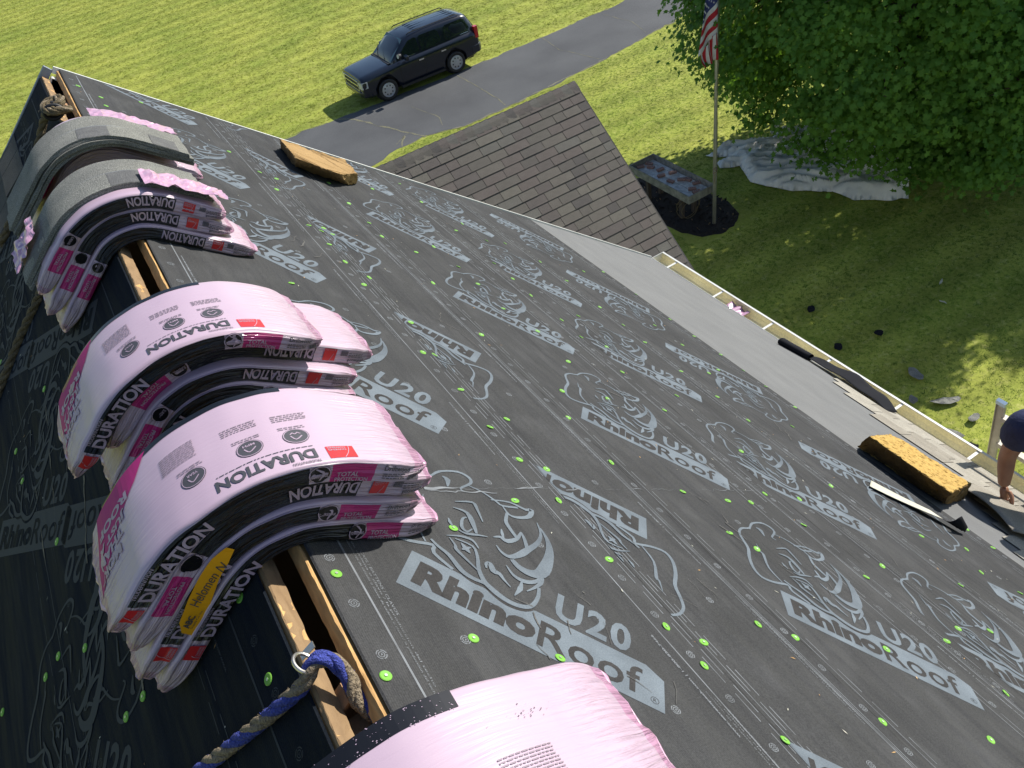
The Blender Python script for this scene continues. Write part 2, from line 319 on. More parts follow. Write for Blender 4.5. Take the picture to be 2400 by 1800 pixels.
def gstrip(b, pts, w, z, seed=0, mi=0):
    P = densify(pts, .12, .10, seed); P = np.array(P); T = np.gradient(P, axis=0); T /= np.maximum(np.linalg.norm(T, axis=1), 1e-9)[:, None]; N = np.stack([-T[:, 1], T[:, 0]], 1)
    W = np.array([w * max(.15, .6 + 1.3 * noise.noise(Vector((p[0] * 3, p[1] * 3, seed)))) for p in P]) * .5
    m = len(P); v = np.concatenate([P + N * W[:, None], P - N * W[:, None]])
    b.add([(x, y, z) for x, y in v], [(i + 1, i, m + i, m + i + 1) for i in range(m - 1)], mi)
for k, (P, wd) in enumerate([([(7.3, 28.1), (7.9, 27.5), (8.41, 25.76), (8.82, 24.66), (9.08, 23.9)], .09), ([(8.57, 24.57), (8.3, 24.2), (8.11, 23.8)], .08), ([(8.82, 24.66), (8.6, 24.6), (8.1, 24.25)], .05),
                             ([(12.37, 27.6), (12.37, 26.63), (12.33, 25.5), (12.3, 24.4), (12.2, 23.7)], .05), ([(9.85, 26.57), (10.0, 25.6), (10.13, 24.87), (9.9, 24.2)], .03), ([(16.5, 27.9), (16.2, 26.2), (16.6, 24.1)], .035), ([(19.4, 28), (19.6, 26), (19.2, 24.6)], .03)]):
    gstrip(b, P, wd, .010, k)
gstrip(b, E0[60:120:3], .07, .0085, 11); gstrip(b, E1[52:118:3], .05, .0085, 12)
b.build('driveway_cracks', 'crack', kind='structure')
mp_ = [(11.2, 15.2), (11.1, 14.2), (11.2, 13.3), (11.45, 12.8), (11.85, 12.5), (12.3, 12.55), (12.8, 12.9), (13.0, 13.5), (12.95, 14.3), (12.75, 15.2), (12.6, 16.1), (12.0, 16.4), (11.4, 16.1), (11.2, 15.2)]
mp_ = densify(mp_, .15, .10, 9)[:-1]
b = MB(); cx, cy = 12.05, 14.3; m = len(mp_)
V = [(x, y, .004) for x, y in mp_] + [(cx + (x - cx) * .9, cy + (y - cy) * .9, .05) for x, y in mp_] + [(cx, cy, .07)]
b.add(V, [(i, (i + 1) % m, m + (i + 1) % m, m + i) for i in range(m)] + [(m + i, m + (i + 1) % m, 2 * m) for i in range(m)])
b.build('mulch_bed', 'mulch', kind='structure')
b = MB()
for i in range(900):
    a = random.random() * 6.283; r_ = random.random() ** .5 * .97; k = int(a / 6.283 * m) % m
    x = cx + (mp_[k][0] - cx) * r_; y = cy + (mp_[k][1] - cy) * r_
    L_ = random.uniform(.03, .09); g = random.random() * 3.14; h = .045 + .02 * (1 - r_)
    dx, dy = math.cos(g) * L_, math.sin(g) * L_; wx, wy = -dy * .25, dx * .25; z1 = h + random.uniform(0, .04)
    b.add([(x - dx, y - dy, h), (x + wx, y + wy, z1), (x + dx, y + dy, h + random.uniform(0, .03)), (x - wx, y - wy, h + .005)], [(0, 1, 2, 3)], 0 if random.random() < .93 else 1)
b.build('mulch_chips', ('mulch', 'wood'), kind='stuff')
# grass tufts: blades grown over the lawn by geometry nodes
def grass(name, rects, dens, hgt, wid, seed, spread=.10, mat='blade', polys=()):
    b = MB()
    for x0, x1, y0, y1 in rects: b.add([(x0, y0, .0), (x1, y0, .0), (x1, y1, .0), (x0, y1, .0)], [(0, 1, 2, 3)])
    for P in polys: b.add([(x, y, 0) for x, y in P], [tuple(range(len(P)))])
    o = b.build(name, 'lawn', kind='stuff')
    g = bpy.data.node_groups.new(name, 'GeometryNodeTree'); g.interface.new_socket('Geometry', in_out='INPUT', socket_type='NodeSocketGeometry'); g.interface.new_socket('Geometry', in_out='OUTPUT', socket_type='NodeSocketGeometry')
    N, L = g.nodes, g.links; gi = N.new('NodeGroupInput'); go = N.new('NodeGroupOutput')
    ds = N.new('GeometryNodeDistributePointsOnFaces'); ds.inputs['Density'].default_value = dens; ds.inputs['Seed'].default_value = seed; L.new(gi.outputs[0], ds.inputs['Mesh'])
    jn = N.new('GeometryNodeJoinGeometry'); rr = random.Random(seed)
    for k in range(8):
        c = N.new('GeometryNodeMeshCone'); c.inputs['Vertices'].default_value = 3; c.fill_type = 'NONE'
        c.inputs['Radius Top'].default_value = wid * .15; c.inputs['Radius Bottom'].default_value = wid; c.inputs['Depth'].default_value = hgt * rr.uniform(.6, 1.2)
        t = N.new('GeometryNodeTransform'); a = rr.uniform(0, 6.28); q = rr.uniform(.01, spread)
        t.inputs['Translation'].default_value = (math.cos(a) * q, math.sin(a) * q, -.005); t.inputs['Rotation'].default_value = (rr.uniform(-.9, .9), rr.uniform(-.9, .9), rr.uniform(0, 6))
        L.new(c.outputs[0], t.inputs[0]); L.new(t.outputs[0], jn.inputs[0])
    sm = N.new('GeometryNodeSetMaterial'); sm.inputs['Material'].default_value = MT[mat]; L.new(jn.outputs[0], sm.inputs[0])
    ip = N.new('GeometryNodeInstanceOnPoints'); L.new(ds.outputs['Points'], ip.inputs['Points']); L.new(sm.outputs[0], ip.inputs['Instance'])
    rv = N.new('FunctionNodeRandomValue'); rv.data_type = 'FLOAT_VECTOR'; rv.inputs[0].default_value = (-.2, -.2, 0); rv.inputs[1].default_value = (.2, .2, 6.28); L.new(rv.outputs[0], ip.inputs['Rotation'])
    r2 = N.new('FunctionNodeRandomValue'); r2.data_type = 'FLOAT'; r2.inputs[2].default_value = .55; r2.inputs[3].default_value = 1.35; L.new(r2.outputs[1], ip.inputs['Scale'])
    L.new(ip.outputs[0], go.inputs[0]); md = o.modifiers.new('grow', 'NODES'); md.node_group = g; return o
grass('lawn_grass_near', [(6.5, 32, 2.0, 12.45), (6.5, 11.05, 12.45, 23.35), (13.1, 32, 12.45, 23.35), (11.05, 13.1, 16.5, 23.35)], 210, .024, .0042, 1, .06, 'blade_near', [[(10.6, 23.35), (14.2, 23.35), (14.2, 23.5), (10.6, 23.45)], [(14.2, 23.35), (18, 23.35), (18, 24.0), (14.2, 23.5)], [(18, 23.35), (23.6, 23.35), (23.6, 25.55), (21.5, 24.6), (18, 24.0)], [(23.6, 23.35), (32, 23.35), (40, 46), (31.3, 46), (29.3, 35), (26.8, 29), (23.8, 25.7)], [(6.9, 23.35), (10.6, 23.35), (10.6, 23.42), (9.2, 23.85), (8.1, 23.82)]])
grass('lawn_grass_far', [(-14, 22, 28.35, 80)], 100, .024, .0075, 2, .08, 'blade', [[(-14, 28.34), (5.7, 28.22), (13.3, 27.94), (20.6, 28.04), (22, 28.35)], [(22, 28.35), (22.3, 29.1), (24.2, 32), (25.8, 38), (27.2, 46), (27.3, 80), (22, 80)]])
# ================================================================ HOUSE
house = thing('house', 'tall house whose steep ridged roof is covered in dark printed underlayment', 'house')
Y0, Y1 = -4.0, 4.83
EAVE = 4.92
b = MB(); xl, xr = AX - 3.5, AX + 3.5
b.box(xl, xl + .15, Y0 + .3, 4.6, 0, 7.4); b.box(xr - .15, xr, Y0 + .3, 4.6, 0, 7.4)
for y0_, y1_ in ((4.45, 4.6), (Y0 + .3, Y0 + .45)):
    P = [(xl + .15, 0), (xr - .15, 0), (xr - .15, 7.43), (AX, AZ0 - .12), (xl + .15, 7.43)]
    b.add([(x, y0_, z) for x, z in P] + [(x, y1_, z) for x, z in P], [(0, 1, 2, 3, 4), (9, 8, 7, 6, 5)] + [(i, 5 + i, 5 + (i + 1) % 5, (i + 1) % 5) for i in range(5)])
b.box(xl + .16, xr - .16, Y0 + .46, 4.44, 7.3, 7.4)
b.build('wall', 'siding', house)
# decks
def slab(b, s0, s1, y0, y1, n0, n1, mi=0, left=False, cut=None):
    F = fL if left else fR
    v = [F(s, y, n) for n in (n0, n1) for y in (y0, y1) for s in (s0, s1)]
    f = [(0, 2, 3, 1), (4, 5, 7, 6), (0, 1, 5, 4), (2, 6, 7, 3), (0, 4, 6, 2), (1, 3, 7, 5)]
    if left: f = [tuple(reversed(q)) for q in f]
    b.add(v, f, mi)
def rough_edge(left, mat, wd, seed, nm):
    """the sawn edge of the sheathing beside the ridge slot"""
    F = fL if left else fR; V = []; Fc = []; ys = np.arange(Y0, Y1 + .001, .012); prof = [(.049, -.034), (.049, -.017), (.049, 0), (.052, .0012), (.05 + wd, .0012)]
    for i, y in enumerate(ys):
        for j, (s, n_) in enumerate(prof):
            q = noise.noise(Vector((y * 14, j * 1.7, seed))) * .0022 + noise.noise(Vector((y * 55, j * 3.1, seed))) * .0012
            if left: q = q * 1.1 + abs(noise.noise(Vector((y * 70, j * 5.1, 4)))) * .004
            ds = q if j < 3 else 0; dn = q * .6 if j in (2, 3) else 0
            if j == 4: ds = noise.noise(Vector((y * 7, 0, seed))) * (.004 if left else .001)
            V.append(F(s + ds, y, n_ + dn))
    k = len(prof)
    for i in range(len(ys) - 1):
        for j in range(k - 1):
            q = (i * k + j, i * k + j + 1, (i + 1) * k + j + 1, (i + 1) * k + j); Fc.append(q if not left else q[::-1])
    return ob(nm, me_(nm, V, Fc, (mat,), None, False), house)
rough_edge(False, 'osb', .005, 3, 'sheathing_edge'); rough_edge(True, 'wood', .010, 9, 'sheathing_edge')
b = MB(); slab(b, .0505, EAVE, Y0, Y1 - .01, -.032, 0); b.build('sheathing', 'osb', house)
b = MB(); slab(b, .0505, 5.2, Y0, Y1 - .01, -.032, 0, left=True); b.build('sheathing', 'osb', house)
raf = MB(); raf.v = []
slab(raf, .03, EAVE - .1, 0, .04, -.17, -.034); slab(raf, .03, EAVE - .1, 0, .04, -.17, -.034, left=True)
r0 = raf.build('rafter', 'rafter', house); r0.location.y = .74
for y in [-2.9, -1.7, -.5, 1.95, 3.15, 4.28]:
    r_ = r0.copy(); link(r_); r_.parent = house; r_.location.y = y
b = MB(); b.box(-.055, .0, .70, .755, 10.28, 10.33, mat=Matrix.Translation((AX + .028, 0, 0))); b.build('ridge_block', 'rafter', house)
# underlayment courses: s0,s1 on the right slope, height above the deck
def course(name, s0, s1, n_, mat, left=False, seed=0, y0=Y0, y1=Y1 - .012, kind=None):
    F = fL if left else fR; ys = np.linspace(y0, y1, 90); ss = [s0, s0 + .004] + list(np.linspace(s0 + .1, s1 - .1, 5)) + [s1 - .004, s1]
    V = []; Fc = []; k = len(ss)
    for i, y in enumerate(ys):
        for j, s in enumerate(ss):
            e = noise.noise(Vector((y * 2.2, seed, 0))) * .006 + noise.noise(Vector((y * 9, seed, 2))) * .002 if j >= k - 2 else 0
            if j < 2: e = noise.noise(Vector((y * 4, seed, 5))) * .002
            V.append(F(s + e, y, n_ - (.003 if j in (0, k - 1) else 0)))
    for i in range(len(ys) - 1):
        for j in range(k - 1):
            q = (i * k + j, i * k + j + 1, (i + 1) * k + j + 1, (i + 1) * k + j); Fc.append(q if not left else q[::-1])
    m = me_(name, [], [], (mat,))
    V = [(MLi if left else MRi) @ p for p in V]
    bpy.data.meshes.remove(m); o = ob(name, me_(name, V, Fc, (mat,)), house, ML if left else MR)
    return o
MRi = MR.inverted(); MLi = ML.inverted()
shield = course('eave_membrane', 3.30, EAVE, .0020, 'shield', seed=1)
C = {}
C['c4'] = course('underlayment', 1.94, 3.395, .0045, 'felt', seed=2)
C['c3'] = course('underlayment', 1.12, 2.055, .0070, 'felt', seed=3)
C['c2'] = course('underlayment', .70, 1.275, .0095, 'felt', seed=4)
C['c1'] = course('underlayment', .056, .893, .0120, 'felt', seed=5)
C['l1'] = course('underlayment', .062, 1.35, .0070, 'felt_shaded', True, seed=6)
C['l2'] = course('underlayment', 1.25, 5.2, .0045, 'felt_shaded', True, seed=7)
NL = {'c4': .0045, 'c3': .0070, 'c2': .0095, 'c1': .0120, 'l1': .0070, 'l2': .0045}
# ---- printed logos
ST = [([(0.001,0.537),(-0.042,0.493),(-0.057,0.446),(-0.088,0.416),(-0.102,0.377),(-0.095,0.337),(-0.082,0.292),(-0.086,0.235),(-0.08,0.178),(-0.058,0.146),(-0.017,0.151),(0.031,0.175),(0.041,0.149),(0.093,0.125)],(0.005,0.012,0.009)),([(-0.057,0.437),(-0.039,0.494),(-0.0,0.533),(0.033,0.532),(0.044,0.507),(0.027,0.46),(0.041,0.453)],(0.004,0.011,0.004)),([(-0.029,0.475),(-0.013,0.471),(-0.004,0.439)],(0.004,0.018,0.003)),([(0.04,0.491),(0.08,0.493),(0.121,0.481),(0.142,0.474),(0.181,0.5)],(0.004,0.007,0.008)),([(-0.046,0.352),(-0.037,0.309),(-0.029,0.3),(-0.022,0.226),(0.013,0.175)],(0.002,0.011,0.004)),([(0.109,0.475),(0.156,0.507),(0.202,0.509),(0.217,0.522),(0.216,0.484),(0.192,0.455),(0.167,0.447),(0.143,0.472)],(0.004,0.015,0.004)),([(0.16,0.45),(0.164,0.41),(0.178,0.388),(0.201,0.362)],(0.008,0.012,0.01)),([(0.149,0.316),(0.164,0.33),(0.183,0.327),(0.203,0.355),(0.209,0.394)],(0.003,0.016,0.006)),([(0.16,0.366),(0.166,0.348),(0.174,0.327)],(0.003,0.009,0.004)),([(0.162,0.289),(0.179,0.272),(0.2,0.269),(0.22,0.294),(0.235,0.328),(0.255,0.381),(0.257,0.429),(0.24,0.472)],(0.003,0.02,0.003)),([(0.209,0.393),(0.222,0.369),(0.236,0.332)],(0.004,0.01,0.012)),([(0.252,0.455),(0.276,0.417),(0.289,0.372),(0.29,0.314),(0.28,0.262),(0.255,0.244),(0.228,0.247),(0.207,0.263)],(0.003,0.034,0.012)),([(0.199,0.23),(0.221,0.207),(0.247,0.203),(0.27,0.218),(0.283,0.243)],(0.003,0.014,0.008)),([(0.159,0.185),(0.155,0.199),(0.163,0.207),(0.176,0.187),(0.19,0.187),(0.204,0.174),(0.223,0.159)],(0.004,0.017,0.002)),([(0.243,0.199),(0.244,0.17),(0.236,0.137)],(0.003,0.013,0.002)),([(0.26,0.173),(0.274,0.197),(0.285,0.223),(0.287,0.246),(0.279,0.255)],(0.003,0.011,0.006)),([(0.284,0.206),(0.287,0.171),(0.279,0.133),(0.262,0.115),(0.236,0.108),(0.208,0.112),(0.181,0.124),(0.163,0.137),(0.144,0.168),(0.131,0.21),(0.112,0.24),(0.069,0.237)],(0.008,0.016,0.004)),([(0.021,0.192),(0.042,0.179),(0.073,0.166),(0.11,0.135),(0.139,0.127),(0.166,0.129),(0.19,0.122)],(0.006,0.014,0.008)),([(0.048,0.233),(0.079,0.256),(0.107,0.262),(0.127,0.242)],(0.002,0.01,0.003)),([(0.056,0.231),(0.075,0.213),(0.082,0.199),(0.116,0.178),(0.144,0.161)],(0.003,0.01,0.004)),([(0.085,0.232),(0.1,0.219),(0.114,0.209)],(0.002,0.016,0.002)),([(0.11,0.233),(0.1,0.218),(0.093,0.208)],(0.002,0.012,0.002)),([(0.03,0.387),(0.069,0.42),(0.087,0.4),(0.112,0.357)],(0.003,0.011,0.003)),([(0.032,0.357),(0.068,0.363),(0.095,0.324),(0.109,0.296)],(0.002,0.016,0.006)),([(0.068,0.276),(0.086,0.276),(0.109,0.29),(0.136,0.305)],(0.003,0.01,0.002)),([(0.096,0.307),(0.087,0.285),(0.071,0.295),(0.065,0.328),(0.072,0.343)],(0.003,0.01,0.004)),([(0.034,0.304),(0.041,0.291),(0.051,0.28)],(0.002,0.009,0.004))]
def logo_mesh(part='all'):
    V = []; F = []; MI = []
    def add(v, f, z, mi):
        k = len(V); V.extend([(x, y, z) for x, y in v]); F.extend([tuple(i + k for i in q) for q in f]); MI.extend([mi] * len(f))
    add([(0, 0), (.59, 0), (.59, .096), (.548, .122), (-.003, .122)], [(0, 1, 2, 3, 4)], 0, 0)
    v, f = textfit('U20', .330, .131, .182, .092, bold=.03, spacing=1.15); add(v, f, 0, 0)
    v, f = textfit('Rhino', .024, .022, .275, .078, bold=.055, spacing=1.02); add(v, f, .0004, 1)
    v, f = textfit('Roof', .305, .019, .235, .082, bold=.012, spacing=1.05); add(v, f, .0004, 1)
    v, f = textfit('R', .5645, .020, .007, .009); add(v, f, .0004, 1)
    a = np.linspace(0, 6.283, 21)[:-1]
    for r1, r2 in ((.0095, .0083),):
        v = [(.568 + math.cos(t) * r1, .0245 + math.sin(t) * r1) for t in a] + [(.568 + math.cos(t) * r2, .0245 + math.sin(t) * r2) for t in a]
        add(v, [(i, (i + 1) % 20, 20 + (i + 1) % 20, 20 + i) for i in range(20)], .0004, 1)
    if part == 'all':
        # the line-drawn head crosses the banner top with a dark gap
        for k, (pts, w_) in enumerate(ST):
            v, f = strip2d(pts, w_); add(v, f, .0006 + k * .00004, 0)
            if k in (16, 17):
                wv = [x + .016 for x in w_]; p2 = [(p[0], p[1]) for p in pts if p[1] < .145 and p[0] > -.1]
                if len(p2) > 2: v, f = strip2d(p2, wv); v = np.array(v); v[:, 1] = np.clip(v[:, 1], .085, .1215); add(v, f, .0002, 1)
    return V, F, MI
LV, LF, LM = logo_mesh()
logo_me = me_('printed_logo', LV, LF, ('print', 'ink_dark'), LM); logo_left = me_('printed_logo', LV, LF, ('print_shaded', 'felt_shaded'), LM)
Q = math.sqrt(.5)
def logo_mat(s, y, n_, inv, left):
    """logo axes at 45 degrees to the ridge"""
    sg = -1 if inv else 1
    L = Matrix(((sg * Q, sg * Q, 0, s), (-sg * Q, sg * Q, 0, y), (0, 0, 1, n_), (0, 0, 0, 1)))
    return L
def clip_mesh(me, co_, no):
    bm = bmesh.new(); bm.from_mesh(me); bmesh.ops.bisect_plane(bm, geom=bm.verts[:] + bm.edges[:] + bm.faces[:], plane_co=co_, plane_no=no, clear_outer=True)
    m = bpy.data.meshes.new('printed_logo'); bm.to_mesh(m); bm.free(); m.materials.append(MT['print']) if not m.materials else None; m.materials.append(MT['ink_dark']) if len(m.materials) < 2 else None; return m
def put_logo(course_, s, y, inv=False, left=False, clip=None):
    L = logo_mat(s, y, NL[course_] + .0008, inv, left); me = logo_me
    if clip or (y > 3.9 or y < -3.5):
        me = me.copy(); Li = L.inverted()
        if clip:
            me = clip_mesh(me, Li @ Vector((clip, 0, 0)), (Li.to_3x3() @ Vector((-1, 0, 0))))
        if not left: me = clip_mesh(me, Li @ Vector((0, Y1 - .03, 0)), Li.to_3x3() @ Vector((0, 1, 0)))
    o = ob('printed_logo', me, C[course_], L)
    if left: o.data = logo_left
    return o
P_ = .9745
for k in range(-2, 5):
    y = .955 + k * P_
    put_logo('c1', .206, y)
    put_logo('c2', 1.155, 1.127 + k * P_, True, clip=.895)
    put_logo('c3', 1.350, .712 + k * P_)
    put_logo('c4', 1.967, 1.387 + k * P_ - P_, clip=2.055)
    if 2.226 + k * P_ - P_ < 4.9: put_logo('c4', 3.259, 2.226 + k * P_ - P_, True)
for k in range(-1, 4):
    put_logo('l1', .215, -(1.58 + k * P_), left=True); put_logo('l1', 1.10, -(2.307 + k * P_), True, left=True) if k < 3 else 0
# ---- nail circles, guide lines and small print
def ring(b, s, y, n_, r, k=10):
    for r1, r2, gap in ((r, r * .80, 1), (r * .62, r * .45, 0)):
        for q in range(4):
            a = [q * math.pi / 2 + (.12 if gap else 0) + t * (math.pi / 2 - (.24 if gap else 0)) / 3 for t in range(4)]
            v = [(s + math.cos(t) * r1, y + math.sin(t) * r1, n_) for t in a] + [(s + math.cos(t) * r2, y + math.sin(t) * r2, n_) for t in a]
            b.add(v, [(i + 1, i, 4 + i, 5 + i) for i in range(3)])
    b.add([(s - r * .2, y - r * .25, n_), (s + r * .25, y - r * .05, n_), (s + r * .05, y + r * .3, n_)], [(0, 1, 2)])
def line(b, s, y0, y1, n_, w_, dash=None):
    y = y0
    while y < y1:
        e = min(y1, y + (dash[0] if dash else 99)); b.add([(s - w_ / 2, y, n_), (s + w_ / 2, y, n_), (s + w_ / 2, e, n_), (s - w_ / 2, e, n_)], [(0, 1, 2, 3)]); y = e + (dash[1] if dash else 0)
def ytext(b, s, y, wd, ht, body, n_, flip=False, **kw):
    """small print running along the ridge direction"""
    v, f = textfit(body, 0, 0, wd, ht, **kw); sg = -1 if flip else 1
    b.add([(s + sg * q, y - sg * p, n_) for p, q in v], f)
SMALL = ['www.eavetopeak.com | 1-800-830-7466', 'instalacion, eje de calzado o clavos', 'de cadena o clavo / la produccion del techo', 'CAPS / BATTENS / CLAVOS']
def marks(cname, s0, s1, circ, solid, dashed, texts, left=False):
    IK = 'print_shaded' if left else 'ink_thin'
    n_ = NL[cname] + .0007; sg = -1 if left else 1
    ya, yb = (-Y1 + .05, 3.0) if left else (-1.2, Y1 - .05)
    b = MB()
    for s, step, off in circ:
        for k in range(-12, 60):
            y = off + k * step
            if ya < y < yb: ring(b, s, y, n_, .0112)
    b.build('nail_marks', IK, C[cname], kind='stuff'); b = MB()
    for s, w_ in solid: line(b, s, ya, yb, n_, w_)
    for s in dashed: line(b, s, ya + random.random() * .1, yb, n_, .0026, (.075, .03))
    b.build('guide_lines', IK, C[cname], kind='stuff'); b = MB()
    for s, kind, off, flip in texts:
        for k in range(-3, 8):
            y = off + k * P_ / 1.0
            if not (ya + .5 < y < yb): continue
            if kind == 0: ytext(b, s, y, .28, .0095, SMALL[0], n_ + .0001, flip, bold=.04)
            else:
                ytext(b, s, y, .42, .006, SMALL[1] + ' ' + SMALL[2], n_ + .0001, flip); ytext(b, s + .009, y - .02, .38, .006, SMALL[2], n_ + .0001, flip)
                ytext(b, s + .018, y - .05, .18, .006, SMALL[3], n_ + .0001, flip)
    b.build('small_print', IK, C[cname], kind='stuff')
marks('c1', .05, .9, [(.093, .125, .036), (.28, .5, .29), (.66, .25, .04), (.838, .125, .03)], [(.131, .0045), (.803, .0035)], [.868, .886], [(.148, 1, 1.10, False), (.775, 0, 1.42, True), (.782, 1, .56, False), (.14, 0, .55, False)])
marks('c2', .9, 1.27, [(1.086, .5, .30), (1.258, .125, .04)], [(1.216, .003), (1.230, .0022), (1.222, .0018), (.912, .0022)], [.925, .94], [(1.20, 1, .8, False), (1.198, 0, 1.9, True)])
marks('c3', 1.28, 2.05, [(1.60, .5, .1), (1.84, .125, .05), (1.98, .125, .09)], [(1.806, .003), (1.944, .004), (1.953, .0018), (1.30, .002)], [1.32, 1.83, 2.0], [(1.92, 0, 1.2, True), (1.962, 1, .7, False)])
marks('c4', 2.06, 3.39, [(2.16, .125, .02), (2.42, .5, .1), (2.60, .125, .08), (3.0, .5, .2), (3.35, .125, .05)], [(2.196, .003), (2.22, .002), (2.56, .004), (2.572, .002), (3.30, .0028), (3.318, .002)], [2.60, 2.63, 3.27], [(2.23, 1, 1.1, False), (2.53, 0, .9, True), (2.585, 1, 1.6, False), (3.29, 1, 1.3, False)])
marks('l1', 0, 1, [(.135, .125, .02), (.36, .5, .1), (.72, .25, .05), (.90, .125, .04)], [(.175, .005), (.80, .003), (1.2, .004)], [.29, .31, .86], [(.23, 0, -1.0, False), (.75, 1, -1.3, True)], left=True)
marks('l2', 1, 5, [(1.42, .25, .02), (1.9, .25, .04)], [(1.6, .004), (2.2, .004)], [1.5], [(1.7, 0, -1.2, False)], left=True)
# dark strips painting the shade in the buckled seam and laps; scratch and scuffs
b = MB()
def rstrip(b, pts, w_, n_, seed, amp=.004, step=.02, mi=0):
    P = []
    for (a, c), (d, e) in zip(pts[:-1], pts[1:]):
        k = max(1, int(math.hypot(d - a, e - c) / step))
        for i in range(k):
            t = i / k; P.append((a + (d - a) * t, c + (e - c) * t))
    P.append(pts[-1]); P = np.array(P); P += np.array([[noise.noise(Vector((p[0] * 30, p[1] * 30, seed))) * amp, noise.noise(Vector((p[0] * 30, p[1] * 30, seed + 7))) * amp] for p in P])
    T = np.gradient(P, axis=0); T /= np.maximum(np.linalg.norm(T, axis=1), 1e-9)[:, None]; N = np.stack([-T[:, 1], T[:, 0]], 1)
    W = np.array([w_ * max(.05, .55 + 1.6 * noise.noise(Vector((p[0] * 9, p[1] * 9, seed)))) for p in P]) * .5; m = len(P); v = np.concatenate([P + N * W[:, None], P - N * W[:, None]])
    b.add([(x, y, n_) for x, y in v], [(i + 1, i, m + i, m + i + 1) for i in range(m - 1)], mi)
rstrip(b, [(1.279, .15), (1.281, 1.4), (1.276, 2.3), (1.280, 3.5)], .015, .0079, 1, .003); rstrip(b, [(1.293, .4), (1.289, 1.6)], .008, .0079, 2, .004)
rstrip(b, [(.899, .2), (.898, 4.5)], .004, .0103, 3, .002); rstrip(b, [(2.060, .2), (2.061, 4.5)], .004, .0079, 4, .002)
b.build('lap_seam_shade', 'rubber', house, MR)
b = MB(); rstrip(b, [(.44, 1.262), (.60, 1.258), (.78, 1.266), (.885, 1.262)], .009, .0136, 5, .012, .008); rstrip(b, [(.44, 1.250), (.66, 1.245)], .004, .0136, 6, .012, .01)
b.build('scuff_marks', 'ink_thin', C['c1'], kind='stuff')
b = MB(); rstrip(b, [(.93, 1.262), (1.27, 1.268)], .003, .0110, 8, .012, .01); b.build('scuff_marks', 'ink_thin', C['c2'], kind='stuff')
b = MB(); rstrip(b, [(1.29, 1.27), (1.95, 1.27)], .002, .0086, 9, .012, .01); b.build('scuff_marks', 'ink_thin', C['c3'], kind='stuff')
b = MB()
for p, q, wd in [((.62, 2.6), (.72, 1.95), .010), ((.52, 2.0), (.60, 1.72), .008), ((.38, 1.42), (.40, 1.30), .012), ((.46, 1.36), (.50, 1.20), .01), ((.78, 2.35), (.80, 1.9), .006), ((.55, 2.3), (.6, 2.1), .008)]:
    rstrip(b, [(p[0], -p[1]), (q[0], -q[1])], wd, .0090, p[1], .006)
b.build('scuff_marks', M('dust_streak', (.13, .11, .08), (.04, .04, .04), scale=60, fine=.4, bscale=200), C['l1'], kind='stuff')
DS = M('dust_film', (.12, .115, .105), (.062, .061, .060), rough=.95, scale=120, detail=8, fine=.4, bscale=420, hard=.2)
for cn, items in {'c1': [(.52, .78, .10, .012), (.60, .70, .16, .010), (.35, 1.9, .2, .010), (.66, 2.9, .25, .012)], 'c2': [(1.05, .9, .18, .01), (1.1, 2.2, .3, .01)], 'c3': [(1.5, 1.15, .22, .012), (1.66, .72, .12, .014), (1.8, 2.0, .25, .01)], 'c4': [(2.3, .9, .3, .012), (2.75, 1.6, .3, .012), (3.0, 2.6, .4, .01)]}.items():
    b = MB()
    for i, (s, y, L_, wd) in enumerate(items):
        for q in range(5):
            a = random.uniform(-.9, .9); s0_ = s + random.uniform(-.08, .08); y0_ = y + random.uniform(-.15, .15); rstrip(b, [(s0_, y0_), (s0_ + L_ * .4 * math.sin(a), y0_ + L_ * .4 * math.cos(a))], wd * random.uniform(.15, .5), NL[cn] + .0022 + q * .0001, i * 5 + q, .008, .012)
    b.build('dirt_streaks', DS, C[cn], kind='stuff')
